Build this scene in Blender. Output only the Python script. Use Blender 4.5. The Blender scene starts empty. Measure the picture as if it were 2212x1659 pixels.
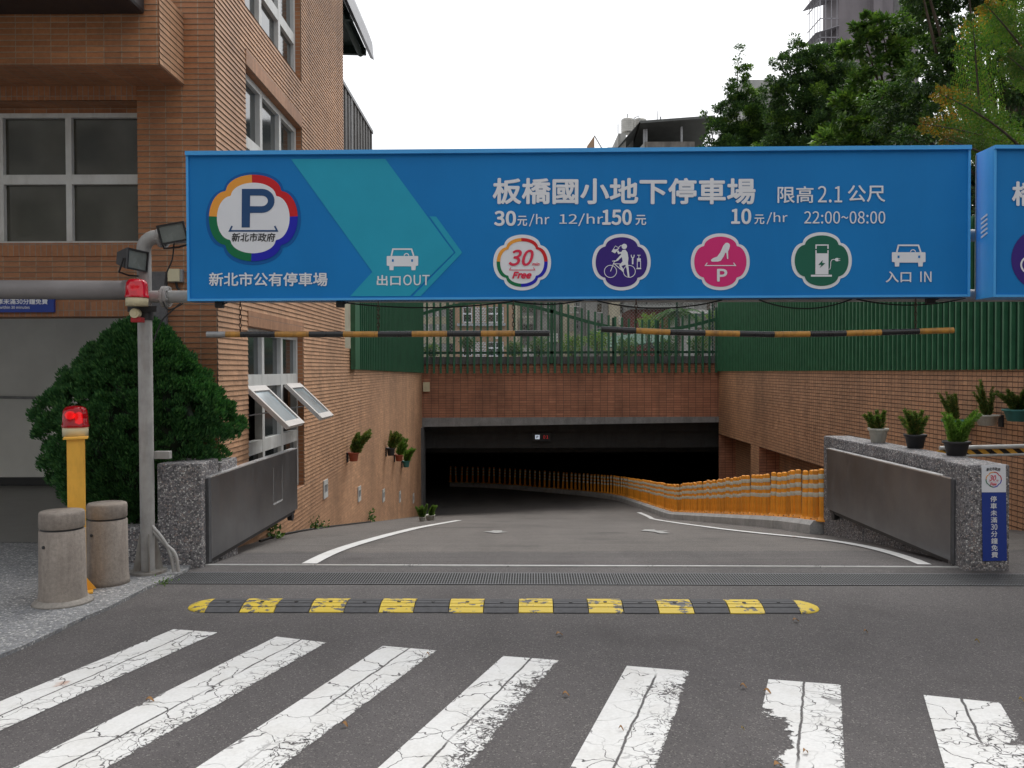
import bpy, bmesh, math, random
import numpy as np
from mathutils import Vector, Matrix
R_ = math.radians
sc = bpy.context.scene
COL = sc.collection
rng = random.Random(7)
nrg = np.random.default_rng(11)

# ------------------------------------------------------------------ camera
CX, CY, FPX = 1106.0, 829.5, 1877.0            # principal point and focal length in measured pixels (frame 2212 x 1659)
CAM = Vector((0, 0, 1.6))
PITCH = math.atan2(32.5, FPX); ROLL = 0.0035
F = Vector((0, math.cos(PITCH), -math.sin(PITCH)))
U0 = Vector((0, math.sin(PITCH), math.cos(PITCH))); R0 = Vector((1, 0, 0))
Rr = (R0 * math.cos(ROLL) - U0 * math.sin(ROLL)); Ur = (U0 * math.cos(ROLL) + R0 * math.sin(ROLL))
cd = bpy.data.cameras.new('camera'); cam = bpy.data.objects.new('camera', cd); COL.objects.link(cam)
m = Matrix((Rr, Ur, -F)).transposed().to_4x4(); m.translation = CAM
cam.matrix_world = m
cd.sensor_width = 36; cd.lens = 36 * FPX / 2212; cd.clip_end = 2000; cd.clip_start = 0.05
sc.camera = cam

# ------------------------------------------------------------------ light
SUN_EL, SUN_AZ = 58.0, 28.0                      # hazy sun ahead of the camera, towards the right
w = bpy.data.worlds.new('World'); sc.world = w; w.use_nodes = True
nt = w.node_tree; bg = nt.nodes['Background']
sky = nt.nodes.new('ShaderNodeTexSky'); sky.sky_type = 'NISHITA'; sky.sun_disc = False
sky.sun_elevation = R_(SUN_EL); sky.sun_rotation = R_(SUN_AZ)
sky.air_density = 1.0; sky.dust_density = 6.0; sky.ozone_density = 1.0
hs = nt.nodes.new('ShaderNodeHueSaturation'); hs.inputs['Saturation'].default_value = 0.22
nt.links.new(sky.outputs[0], hs.inputs['Color'])
ov = nt.nodes.new('ShaderNodeMix'); ov.data_type = 'RGBA'; ov.inputs[0].default_value = .55; ov.inputs[7].default_value = (7.4, 7.5, 7.7, 1)   # even cloud layer
nt.links.new(hs.outputs[0], ov.inputs[6]); nt.links.new(ov.outputs[2], bg.inputs['Color'])
bg.inputs['Strength'].default_value = 0.15
sl = bpy.data.lights.new('sun', 'SUN'); sl.energy = 1.0; sl.angle = R_(30); sl.color = (1, .97, .92)
so = bpy.data.objects.new('sun', sl); COL.objects.link(so)
az, el = R_(SUN_AZ), R_(SUN_EL)
sdir = Vector((math.sin(az) * math.cos(el), math.cos(az) * math.cos(el), math.sin(el)))
so.rotation_euler = (-sdir).to_track_quat('-Z', 'Y').to_euler(); so.location = (20, 30, 60)
sc.view_settings.view_transform = 'Standard'; sc.view_settings.look = 'None'
sc.view_settings.exposure = 0.38; sc.view_settings.gamma = 1.0
sc.render.engine = 'CYCLES'
sc.cycles.use_denoising = True
sc.cycles.max_bounces = 6; sc.cycles.transparent_max_bounces = 12

# ------------------------------------------------------------------ pixel helpers
def ray(u, v):
    return F + Rr * ((u - CX) / FPX) - Ur * ((v - CY) / FPX)
def P(u, v, Y):
    d = ray(u, v); return CAM + d * (Y / d.y)
def PX(u, v, X):
    d = ray(u, v); return CAM + d * (X / d.x)
def G(u, v, z=0.0):
    d = ray(u, v); return CAM + d * ((z - CAM.z) / d.z)
def zramp(x, y):
    t = y - 7.06
    if t <= 0: return 0.0
    base = .085 * t + .0072 * t * t if t < 5 else .605 + 0.0
    if t < 5: return -base
    wv = min(max((x + 2.7) / 6.3, 0), 1)
    def zz(t_): return -(.605 + .157 * (min(t_, 12) - 5) + max(t_ - 12, 0) * (.157 * (1 - wv) + .105 * wv))
    if y <= 26: return zz(t)
    z26 = zz(26 - 7.06)
    k = min((y - 26) / 5.0, 1.0)
    return z26 * (1 - k) + (-2.78) * k
def GR(u, v):
    d = ray(u, v); lo, hi = 3.0, 34.0
    for _ in range(50):
        md = (lo + hi) / 2; p = CAM + d * (md / d.y)
        if p.z > zramp(p.x, p.y): lo = md
        else: hi = md
    return CAM + d * (lo / d.y)

# ------------------------------------------------------------------ materials
MATS = {}
class NT:
    def __init__(s, name):
        s.m = bpy.data.materials.new(name); s.m.use_nodes = True; s.t = s.m.node_tree
        s.b = s.t.nodes['Principled BSDF']; s.out = s.t.nodes['Material Output']
    def n(s, typ, **kw):
        nd = s.t.nodes.new('ShaderNode' + typ)
        for k, val in kw.items():
            if k.startswith('i_'):
                key = k[2:]
                try: key = int(key)
                except ValueError: key = key.replace('_', ' ')
                nd.inputs[key].default_value = val
            else: setattr(nd, k, val)
        return nd
    def l(s, a, b): s.t.links.new(a, b)
    def math(s, op, a, b=None, c=None):
        nd = s.t.nodes.new('ShaderNodeMath'); nd.operation = op
        for i, x in enumerate((a, b, c)):
            if x is None: continue
            if isinstance(x, (int, float)): nd.inputs[i].default_value = x
            else: s.l(x, nd.inputs[i])
        return nd.outputs[0]
    def mix(s, fac, a, b, typ='MIX'):
        nd = s.t.nodes.new('ShaderNodeMix'); nd.data_type = 'RGBA'; nd.blend_type = typ
        for sock, x in ((nd.inputs[0], fac), (nd.inputs[6], a), (nd.inputs[7], b)):
            if isinstance(x, (int, float)): sock.default_value = x
            elif isinstance(x, tuple): sock.default_value = (*x[:3], 1)
            else: s.l(x, sock)
        return nd.outputs[2]
    def ramp(s, fac, stops):
        nd = s.t.nodes.new('ShaderNodeValToRGB'); s.l(fac, nd.inputs[0])
        e = nd.color_ramp.elements
        while len(e) > 1: e.remove(e[0])
        for i, (p, c) in enumerate(stops):
            el_ = e[0] if i == 0 else e.new(p)
            el_.position = p
            c = (c, c, c) if isinstance(c, (int, float)) else c
            el_.color = (*c[:3], 1)
        return nd.outputs[0]
    def pos(s): return s.n('NewGeometry').outputs['Position']
    def noise(s, vec, scale, detail=4, rough=.55):
        nd = s.n('TexNoise'); nd.inputs['Scale'].default_value = scale; nd.inputs['Detail'].default_value = detail
        nd.inputs['Roughness'].default_value = rough
        if vec is not None: s.l(vec, nd.inputs['Vector'])
        return nd.outputs[0]
    def scaled(s, vec, sx, sy, sz):
        nd = s.n('VectorMath', operation='MULTIPLY'); s.l(vec, nd.inputs[0]); nd.inputs[1].default_value = (sx, sy, sz)
        return nd.outputs[0]
    def bump(s, h, strength=.3, dist=.01):
        nd = s.n('Bump'); nd.inputs['Strength'].default_value = strength; nd.inputs['Distance'].default_value = dist
        s.l(h, nd.inputs['Height']); s.l(nd.outputs[0], s.b.inputs['Normal'])
    def col(s, c):
        if isinstance(c, tuple): s.b.inputs['Base Color'].default_value = (*c, 1)
        else: s.l(c, s.b.inputs['Base Color'])
    def rough(s, r):
        if isinstance(r, (int, float)): s.b.inputs['Roughness'].default_value = r
        else: s.l(r, s.b.inputs['Roughness'])

def simple(name, c, rough=.6, metal=0.0, var=.18, scale=9.0, bump=.0, dirt=None, spec=.5):
    """painted / plain surface with a little uneven colour, dirt and roughness"""
    if name in MATS: return MATS[name]
    k = NT(name); p = k.n('TexCoord').outputs['Object']
    n1 = k.noise(p, scale, 5, .6)
    f = k.ramp(n1, [(.3, 1 - var), (.7, 1 + var * .3)])
    cc = k.mix(1.0, c, f, 'MULTIPLY')
    if dirt:
        n2 = k.noise(k.scaled(p, 3.0, 3.0, .6), scale * .5, 6, .65)
        cc = k.mix(k.ramp(n2, [(.48, 0), (.72, dirt[3] if len(dirt) > 3 else .6)]), cc, dirt[:3])
    k.col(cc); k.rough(k.math('MULTIPLY_ADD', n1, .25, rough - .12))
    k.b.inputs['Metallic'].default_value = metal
    k.b.inputs['Specular IOR Level'].default_value = spec
    if bump: k.bump(k.noise(p, scale * 12, 3), bump, .004)
    MATS[name] = k.m; return k.m

def tile(name, axis, c1, c2, grout, w=.15, h=.05, mort=.0035, relief=1.0, stain=.35, soldier=False):
    k = NT(name); p = k.pos(); sp = k.n('SeparateXYZ'); k.l(p, sp.inputs[0])
    a = sp.outputs[{'x': 0, 'y': 1}[axis]]; z = sp.outputs[2]
    if soldier == 'soffit': z = sp.outputs[1]
    cb = k.n('CombineXYZ')
    if soldier is True: w, h = h, w
    k.l(a, cb.inputs[0]); k.l(k.math('ADD', z, 10.0), cb.inputs[1])
    br = k.n('TexBrick'); br.offset = 0.0; br.squash = 1.0; k.l(cb.outputs[0], br.inputs['Vector'])
    br.inputs['Scale'].default_value = 1; br.inputs['Brick Width'].default_value = w; br.inputs['Row Height'].default_value = h
    br.inputs['Mortar Size'].default_value = mort; br.inputs['Mortar Smooth'].default_value = .15
    br.inputs['Color1'].default_value = (*c1, 1); br.inputs['Color2'].default_value = (*c2, 1); br.inputs['Mortar'].default_value = (*grout, 1)
    # weather streaks running down the wall and broad blotches
    cs = k.n('CombineXYZ'); k.l(a, cs.inputs[0]); k.l(k.math('MULTIPLY', sp.outputs[2], .18), cs.inputs[1])
    st = k.noise(cs.outputs[0], 2.6, 6, .65); bl = k.noise(p, .55, 4, .6); fine = k.noise(p, 30, 3, .6)
    cc = k.mix(k.ramp(st, [(.45, 0), (.75, stain)]), br.outputs['Color'], (.10, .055, .035))
    cc = k.mix(1.0, cc, k.ramp(bl, [(.3, .74), (.7, 1.14)]), 'MULTIPLY')
    tb = k.n('TexWhiteNoise'); fl = k.n('VectorMath', operation='FLOOR'); dv_ = k.n('VectorMath', operation='DIVIDE'); k.l(cb.outputs[0], dv_.inputs[0]); dv_.inputs[1].default_value = (w, h, 1); k.l(dv_.outputs[0], fl.inputs[0]); k.l(fl.outputs[0], tb.inputs[0])
    cc = k.mix(1.0, cc, k.ramp(tb.outputs[0], [(0, .89), (.5, 1.0), (.9, 1.05), (1, 1.12)]), 'MULTIPLY')
    cc = k.mix(1.0, cc, k.ramp(fine, [(.3, .86), (.7, 1.1)]), 'MULTIPLY')
    k.col(cc); k.rough(.62)
    along = a if soldier is True else k.math('ADD', z, 10.0)
    fr = k.math('FRACT', k.math('DIVIDE', along, w if soldier is True else h))
    saw = k.math('SUBTRACT', 1.0, fr)
    hh = k.math('ADD', k.math('MULTIPLY', k.math('SUBTRACT', 1.0, br.outputs['Fac']), .7), k.math('MULTIPLY', saw, .1 * relief))
    hh = k.math('ADD', hh, k.math('MULTIPLY', fine, .12))
    k.bump(hh, .6, .006)
    return k.m

TA1, TA2 = (.42, .180, .074), (.35, .138, .055)
M_tile_x = tile('tile_front', 'x', TA1, TA2, (.37, .27, .185), mort=.0042, stain=.35)
M_tile_y = tile('tile_side_lit', 'y', (.52, .295, .165), (.455, .25, .138), (.34, .21, .13), stain=.38)  # same tile as the front, paler: the side light is put into the colour
M_tile_yr = tile('tile_retaining', 'y', (.53, .285, .152), (.46, .235, .122), (.11, .06, .035), w=.118, h=.066, mort=.006, stain=.4)
M_tile_xr = tile('tile_lintel', 'x', (.50, .215, .120), (.43, .175, .098), (.12, .065, .045), w=.22, h=.075, mort=.006, stain=.5)
M_tile_sx = tile('tile_soldier_front', 'x', TA1, TA2, (.28, .22, .17), soldier=True, relief=.4)
M_tile_sy = tile('tile_soldier_side', 'y', (.42, .22, .12), (.37, .185, .10), (.25, .17, .12), soldier=True, relief=.4)
M_tile_sof = tile('tile_soffit', 'x', TA1, TA2, (.28, .22, .17), soldier='soffit', relief=.2)

def asphalt(name, c, c2, ramp=False):
    k = NT(name); p = k.pos()
    n1 = k.noise(p, 190, 3, .7); vo = k.n('TexVoronoi'); vo.inputs['Scale'].default_value = 150; k.l(p, vo.inputs['Vector'])
    sp = k.n('SeparateXYZ'); k.l(vo.outputs['Color'], sp.inputs[0])
    big = k.noise(p, .42, 5, .6); mid = k.noise(p, 3.5, 5, .65)
    lanes = k.noise(k.scaled(p, 1.5, .12, 1), .8, 4, .6)
    cc = k.mix(k.ramp(big, [(.32, 0), (.68, 1)]), c, c2)
    if ramp:          # older darker asphalt at the head of the ramp, then a paler broom finished course
        s2 = k.n('SeparateXYZ'); k.l(p, s2.inputs[0]); ed = k.math('ADD', s2.outputs[1], k.math('MULTIPLY', k.math('SUBTRACT', mid, .5), .25))
        cc = k.mix(k.ramp(k.math('MULTIPLY', k.math('SUBTRACT', ed, 7.0), .25), [(.243, 0), (.262, 1)]), (.108, .099, .097), cc)
        cc = k.mix(1.0, cc, k.ramp(k.noise(k.scaled(p, .35, 9, 1), 1.0, 5, .65), [(.3, .82), (.7, 1.12)]), 'MULTIPLY')
    cc = k.mix(1.0, cc, k.ramp(mid, [(.25, .80), (.75, 1.14)]), 'MULTIPLY')
    cc = k.mix(1.0, cc, k.ramp(lanes, [(.3, .84), (.7, 1.1)]), 'MULTIPLY')
    cc = k.mix(1.0, cc, k.ramp(n1, [(.25, .5), (.6, 1.12)]), 'MULTIPLY')
    cc = k.mix(k.ramp(sp.outputs[0], [(.90, 0), (.94, .5)]), cc, (.24, .225, .21))    # pale aggregate showing through
    cc = k.mix(k.ramp(sp.outputs[1], [(.86, 0), (.9, .55)]), cc, (.035, .033, .033))
    oil = k.noise(p, 1.1, 3, .5)
    cc = k.mix(k.ramp(oil, [(.58, 0), (.74, .5)]), cc, (.040, .036, .036))
    k.col(cc); k.rough(k.math('MULTIPLY_ADD', mid, .25, .68)); k.b.inputs['Specular IOR Level'].default_value = .35
    k.bump(k.math('ADD', n1, k.math('MULTIPLY', sp.outputs[2], .6)), .55, .006)
    return k.m
M_road = asphalt('asphalt', (.090, .083, .084), (.118, .109, .108))
M_ramp = asphalt('ramp_asphalt', (.135, .122, .112), (.165, .150, .138), True)

def chips(name, scale, stops, rough=.75, bump=.5, dark=(.12, .115, .12), joint=.25, grime=.3):
    k = NT(name); p = k.pos(); vo = k.n('TexVoronoi'); vo.inputs['Scale'].default_value = scale; k.l(p, vo.inputs['Vector'])
    v2 = k.n('TexVoronoi', feature='DISTANCE_TO_EDGE'); v2.inputs['Scale'].default_value = scale; k.l(p, v2.inputs['Vector'])
    sp = k.n('SeparateXYZ'); k.l(vo.outputs['Color'], sp.inputs[0])
    cc = k.ramp(sp.outputs[0], stops)
    cc = k.mix(k.ramp(v2.outputs[0], [(0, 1), (joint, 0)]), cc, dark)
    big = k.noise(p, 1.7, 5, .65)
    cc = k.mix(1.0, cc, k.ramp(big, [(.25, 1 - grime), (.75, 1.1)]), 'MULTIPLY')
    k.col(cc); k.rough(rough); k.bump(k.math('MINIMUM', v2.outputs[0], .3), bump, .01)
    return k.m
GR_ST = [(.0, (.05, .05, .055)), (.2, (.13, .13, .14)), (.4, (.32, .31, .32)), (.56, (.20, .19, .20)), (.68, (.52, .51, .50)), (.8, (.30, .22, .19)), (.9, (.66, .65, .63))]
M_granite = chips('washed_granite', 70, GR_ST, grime=.2)
M_pebble = chips('washed_pebble', 60, [(0, (.12, .13, .15)), (.3, (.28, .29, .31)), (.55, (.42, .42, .41)), (.75, (.22, .23, .26)), (.9, (.62, .62, .61))], .7, .5, (.2, .2, .2))

def concrete(name, c, grime=(.06, .055, .05), gf=.6, sc_=2.2):
    k = NT(name); p = k.pos()
    a = k.noise(p, sc_, 7, .65); b = k.noise(p, 45, 4, .7); s_ = k.noise(k.scaled(p, 3, 3, .35), 2.2, 6, .7)
    vo = k.n('TexVoronoi'); vo.inputs['Scale'].default_value = 160; k.l(p, vo.inputs['Vector'])
    cc = k.mix(1.0, c, k.ramp(a, [(.25, .7), (.75, 1.15)]), 'MULTIPLY')
    cc = k.mix(1.0, cc, k.ramp(b, [(.3, .78), (.7, 1.12)]), 'MULTIPLY')
    cc = k.mix(k.ramp(s_, [(.5, 0), (.8, gf)]), cc, grime)
    k.col(cc); k.rough(.85); k.bump(k.math('ADD', b, k.math('MULTIPLY', vo.outputs[0], .5)), .35, .006)
    return k.m
M_conc = concrete('concrete', (.30, .275, .245))
M_conc_d = concrete('concrete_stained', (.15, .145, .145), (.04, .04, .042), .7)
M_kerb = concrete('kerb_concrete', (.48, .475, .46), (.16, .15, .14), .5, 4)
M_boll = concrete('bollard_concrete', (.31, .27, .235), (.11, .085, .07), .75, 3.5)
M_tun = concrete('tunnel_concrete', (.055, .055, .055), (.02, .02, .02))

def steel(name, c=(.42, .42, .43), rough=.32):
    k = NT(name); p = k.n('TexCoord').outputs['Object']
    br = k.noise(k.scaled(p, 2, 2, 160), 3, 4, .7); bl = k.noise(p, 1.6, 5, .6)
    streak = k.noise(k.scaled(p, 5, 5, .6), 1.5, 5, .6)
    k.col(k.mix(1.0, c, k.ramp(bl, [(.25, .68), (.75, 1.1)]), 'MULTIPLY')); k.b.inputs['Metallic'].default_value = .92
    k.rough(k.math('ADD', k.math('MULTIPLY_ADD', br, .10, rough - .12), k.math('MULTIPLY', streak, .22)))
    k.bump(br, .06, .002)
    return k.m
M_steel = steel('brushed_steel', (.31, .33, .355), .31)
M_galv = simple('galvanised_steel', (.31, .315, .32), .5, .4, .3, 14)
M_grate = simple('grate_steel', (.15, .155, .165), .55, .3, .3, 14)
M_beam = concrete('beam_concrete', (.27, .265, .26), (.07, .07, .07), .6, 3)
M_pipe = simple('pipe_grey_paint', (.36, .355, .345), .5, 0, .25, 7, .1, (.14, .10, .075, .45))
M_white = simple('white_frame', (.62, .63, .61), .45, 0, .12, 6, 0, (.25, .23, .2, .35))
M_whitewall = simple('white_plaster', (.80, .80, .77), .8, 0, .10, 2, .1)
M_dark = simple('black_metal', (.020, .020, .022), .45, 0, .3, 12)
M_rubber = simple('black_rubber', (.075, .076, .082), .75, 0, .35, 22, .3)
M_cable = simple('black_cable', (.018, .018, .018), .6)
M_blue = simple('sign_blue_face', (.007, .195, .53), .45, 0, .07, 1.6, 0, (.005, .15, .42, .35), spec=.22)
M_blue_e = simple('sign_blue_edge', (.06, .37, .80), .35, 0, .06, 5)
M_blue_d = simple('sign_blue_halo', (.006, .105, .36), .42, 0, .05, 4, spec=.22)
M_teal = simple('sign_teal', (.022, .34, .50), .42, 0, .05, 4, spec=.22)
M_signw = simple('sign_white', (.74, .76, .80), .45, 0, .04, 4, spec=.22)
M_navy = simple('sign_navy', (.025, .075, .19), .45, 0, .04, 4, spec=.22)
M_black = simple('sign_black', (.015, .016, .02), .5)
M_or = simple('sign_orange', (.80, .34, .055), .45, 0, .04, 4, spec=.22)
M_red = simple('sign_red', (.56, .020, .025), .45, 0, .04, 4, spec=.22)
M_pinkred = simple('sign_crimson', (.68, .035, .085), .45, 0, .04, 4, spec=.22)
M_grn = simple('sign_green', (.010, .16, .065), .45, 0, .04, 4, spec=.22)
M_grn2 = simple('sign_dark_green', (.018, .13, .085), .45, 0, .04, 4, spec=.22)
M_bl2 = simple('sign_royal', (.018, .022, .42), .45, 0, .04, 4, spec=.22)
M_pur = simple('sign_purple', (.045, .022, .20), .45, 0, .04, 4, spec=.22)
M_mag = simple('sign_magenta', (.66, .035, .19), .45, 0, .04, 4, spec=.22)
M_plateblue = simple('plate_blue', (.015, .045, .27), .4, 0, .08, 6)
M_fgreen = simple('fence_green', (.030, .125, .062), .45, 0, .25, 5, .05, (.02, .06, .03, .5))
M_fgreen_l = simple('fence_green_light', (.055, .19, .095), .42, 0, .25, 5)
M_fgreen_d = simple('fence_green_dark', (.014, .060, .032), .5, 0, .3, 5)
M_yel = simple('yellow_paint', (.84, .45, .06), .45, 0, .12, 8, .05, (.35, .16, .03, .5))
M_baryel = simple('bar_yellow', (.46, .22, .035), .42, 0, .3, 16, 0, (.10, .06, .03, .7))
M_barblk = simple('bar_black', (.018, .018, .020), .28, 0, .3, 16)
M_post = simple('post_orange', (.86, .32, .015), .45, 0, .14, 6)
k = NT('post_orange_worn'); oi = k.n('ObjectInfo').outputs['Random']; pp = k.n('TexCoord').outputs['Object']; n1 = k.noise(pp, 14, 5, .7); n2 = k.noise(k.scaled(pp, 30, 30, 2.5), 1, 4, .6)
cc = k.mix(1.0, (.86, .32, .015), k.ramp(oi, [(0, .72), (.5, 1.0), (1, 1.06)]), 'MULTIPLY')
cc = k.mix(k.ramp(n2, [(.52, 0), (.72, .5)]), cc, (.30, .13, .03)); cc = k.mix(1.0, cc, k.ramp(n1, [(.3, .82), (.7, 1.05)]), 'MULTIPLY'); k.col(cc); k.rough(.58); M_post = k.m
M_band = simple('reflective_band', (.62, .60, .49), .35, 0, .12, 10)
M_cream = simple('cream_plastic', (.62, .55, .36), .5, 0, .12, 10)
M_terra = simple('pot_terracotta', (.34, .075, .035), .7, 0, .2, 14)
M_potk = simple('pot_black', (.026, .026, .028), .5, 0, .2, 14)
M_pott = simple('pot_teal', (.045, .20, .18), .55, 0, .2, 14)
M_potw = simple('pot_white', (.55, .54, .47), .6, 0, .2, 14, 0, (.2, .18, .12, .5))
M_soil = simple('soil', (.045, .030, .02), .95, 0, .4, 30)
M_bark = simple('bark', (.10, .075, .055), .9, 0, .4, 12, .4)
M_rust = simple('rusty_chain', (.06, .032, .02), .7, .3, .4, 30)
M_floor_in = simple('porch_floor', (.18, .175, .165), .35, 0, .2, 3)

def glass(name, c=(.018, .022, .022), ior=2.1):
    k = NT(name); p = k.pos(); n1 = k.noise(p, 1.2, 4, .6)
    k.col(k.mix(k.ramp(n1, [(.3, 0), (.7, 1)]), c, tuple(x * 2.2 for x in c)))
    k.rough(k.math('MULTIPLY_ADD', k.noise(p, 7, 4), .10, .02)); k.b.inputs['IOR'].default_value = ior
    k.bump(k.noise(p, 1.6, 2), .03, .02)
    return k.m
M_glass = glass('window_glass'); M_glass_sash = glass('sash_glass', (.20, .24, .26), 1.9); M_glass_d = glass('dim_glass', (.034, .034, .026), 1.7)

def leafmat(name, c1, c2, c3=None, gloss=.42, trans=.22):
    k = NT(name); g = k.n('NewGeometry'); rp = g.outputs['Random Per Island']
    stops = [(0, c1), (.55, c2)] + ([(.95, c3)] if c3 else [])
    cl = k.noise(k.pos(), 1.1, 3, .6)
    cc = k.mix(1.0, k.ramp(rp, stops), k.ramp(cl, [(.3, .7), (.7, 1.25)]), 'MULTIPLY')
    k.col(cc); k.rough(gloss); k.b.inputs['Specular IOR Level'].default_value = .28
    tr = k.n('BsdfTranslucent'); k.l(k.mix(1.0, cc, (1.3, 1.6, .6), 'MULTIPLY'), tr.inputs[0])
    mx = k.n('MixShader'); mx.inputs[0].default_value = trans
    k.l(k.b.outputs[0], mx.inputs[1]); k.l(tr.outputs[0], mx.inputs[2]); k.l(mx.outputs[0], k.out.inputs[0])
    return k.m
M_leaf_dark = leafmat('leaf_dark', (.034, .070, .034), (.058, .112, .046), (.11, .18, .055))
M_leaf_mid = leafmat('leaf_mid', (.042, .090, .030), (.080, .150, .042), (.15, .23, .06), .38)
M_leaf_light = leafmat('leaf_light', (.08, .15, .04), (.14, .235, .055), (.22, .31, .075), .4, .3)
M_leaf_frond = leafmat('leaf_frond', (.06, .13, .025), (.095, .175, .032), (.15, .18, .04), .5, .22)
M_leaf_rust = leafmat('leaf_rust', (.13, .14, .03), (.24, .16, .03), (.34, .15, .025), .5, .3)
M_thuja = leafmat('thuja', (.020, .072, .024), (.036, .120, .036), (.085, .20, .06), .6, .15)
M_fern = leafmat('fern', (.09, .18, .035), (.15, .27, .055), (.22, .34, .08), .5, .3)
M_fern2 = leafmat('fern_olive', (.07, .13, .03), (.11, .19, .05), (.26, .22, .07), .55, .25)
M_arrow = simple('arrow_paint_faded', (.38, .38, .37), .8, 0, .35, 14, .2, (.17, .16, .15, .7))
M_fallen = leafmat('fallen_leaf_brown', (.18, .085, .03), (.26, .13, .045), (.30, .17, .06), .6, .1)
M_palm = leafmat('palm_leaf', (.028, .08, .020), (.045, .12, .03), (.075, .16, .04), .75, .2)

def paint_mark(name, worn=.35, seed=0.0, cracks=True, patch=None):
    """thermoplastic road marking: crazed, dirty and chipped; UV u across 0..1, v metres along"""
    k = NT(name); p = k.pos(); uv = k.n('UVMap').outputs[0]; sp = k.n('SeparateXYZ'); k.l(uv, sp.inputs[0])
    ad = k.n('VectorMath', operation='ADD'); k.l(p, ad.inputs[0]); ad.inputs[1].default_value = (seed * 3.1, seed * 1.7, 0); p = ad.outputs[0]
    warp = k.noise(p, 5, 3, .6); nz = k.n('TexNoise'); nz.inputs['Scale'].default_value = 7; nz.inputs['Detail'].default_value = 3; k.l(p, nz.inputs['Vector'])
    wv = k.n('VectorMath', operation='MULTIPLY_ADD'); k.l(nz.outputs['Color'], wv.inputs[0]); wv.inputs[1].default_value = (.22, .22, 0); k.l(p, wv.inputs[2])
    def crk(scale, width):
        v = k.n('TexVoronoi', feature='DISTANCE_TO_EDGE'); v.inputs['Scale'].default_value = scale; k.l(wv.outputs[0], v.inputs['Vector'])
        return k.ramp(v.outputs[0], [(0, 1), (width * .6, .9), (width, 0)])
    region = k.noise(p, 1.9, 3, .6)
    sidew = k.math('MULTIPLY', k.math('SUBTRACT', sp.outputs[0], .40), .36)           # the worn half of each bar
    reg = k.math('ADD', region, sidew)
    c_a = k.math('MULTIPLY', crk(4.2, .012), k.ramp(k.noise(p, 2.6, 2), [(.40, .15), (.52, 1)]))
    c_b = k.math('MULTIPLY', crk(15, .034), k.ramp(reg, [(.54, 0), (.70, 1)]))
    mid = k.math('ABSOLUTE', k.math('SUBTRACT', k.math('MULTIPLY_ADD', warp, .10, sp.outputs[0]), .55))
    c_c = k.math('MULTIPLY', k.ramp(mid, [(0, 1), (.012, .9), (.022, 0)]), k.ramp(k.noise(p, 1.4, 2), [(.36, 0), (.44, 1)]))
    fine = k.noise(p, 60, 5, .75); med = k.noise(p, 16, 5, .7)
    chip = k.math('ADD', k.math('MULTIPLY', fine, .6), k.math('MULTIPLY', med, .4))
    edge = k.math('MINIMUM', sp.outputs[0], k.math('SUBTRACT', 1.0, sp.outputs[0]))
    edw = k.ramp(edge, [(0, .09), (.05, 0)])
    thr = k.math('ADD', k.math('MULTIPLY_ADD', k.ramp(reg, [(.50, 0), (.80, 1)]), worn * .24, .345 + worn * .012), edw)
    worn_m = k.ramp(k.math('SUBTRACT', thr, chip), [(.0, 0), (.018, 1)])
    gone = k.math('MAXIMUM', k.math('MAXIMUM', c_a, c_b), k.math('MAXIMUM', c_c, worn_m)) if cracks else worn_m
    if patch:
        pn = k.math('MULTIPLY', k.math('SUBTRACT', k.noise(p, 5, 6, .75), .5), .9)
        pu = k.math('ADD', k.math('SUBTRACT', patch[0], sp.outputs[0]), pn); pv = k.math('ADD', k.math('MULTIPLY', k.math('SUBTRACT', sp.outputs[1], patch[1]), .8), pn)
        gone = k.math('MAXIMUM', gone, k.ramp(k.math('MINIMUM', pu, pv), [(0, 0), (.03, 1)]))
    dirt = k.noise(p, 4, 6, .7)
    cc = k.mix(k.ramp(dirt, [(.45, 0), (.8, .45)]), (.64, .64, .63), (.42, .395, .35))
    ru = k.n('TexVoronoi'); ru.inputs['Scale'].default_value = 1.5; k.l(wv.outputs[0], ru.inputs['Vector'])
    cc = k.mix(k.ramp(ru.outputs[0], [(0, .85), (.03, .5), (.06, 0)]), cc, (.36, .15, .06))     # rust spots
    cc = k.mix(1.0, cc, k.ramp(fine, [(.3, .88), (.65, 1.04)]), 'MULTIPLY')
    k.col(cc); k.rough(.75)
    tr = k.n('BsdfTransparent'); mx = k.n('MixShader'); k.l(gone, mx.inputs[0]); k.l(k.b.outputs[0], mx.inputs[1]); k.l(tr.outputs[0], mx.inputs[2])
    k.l(mx.outputs[0], k.out.inputs[0])
    return k.m
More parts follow.
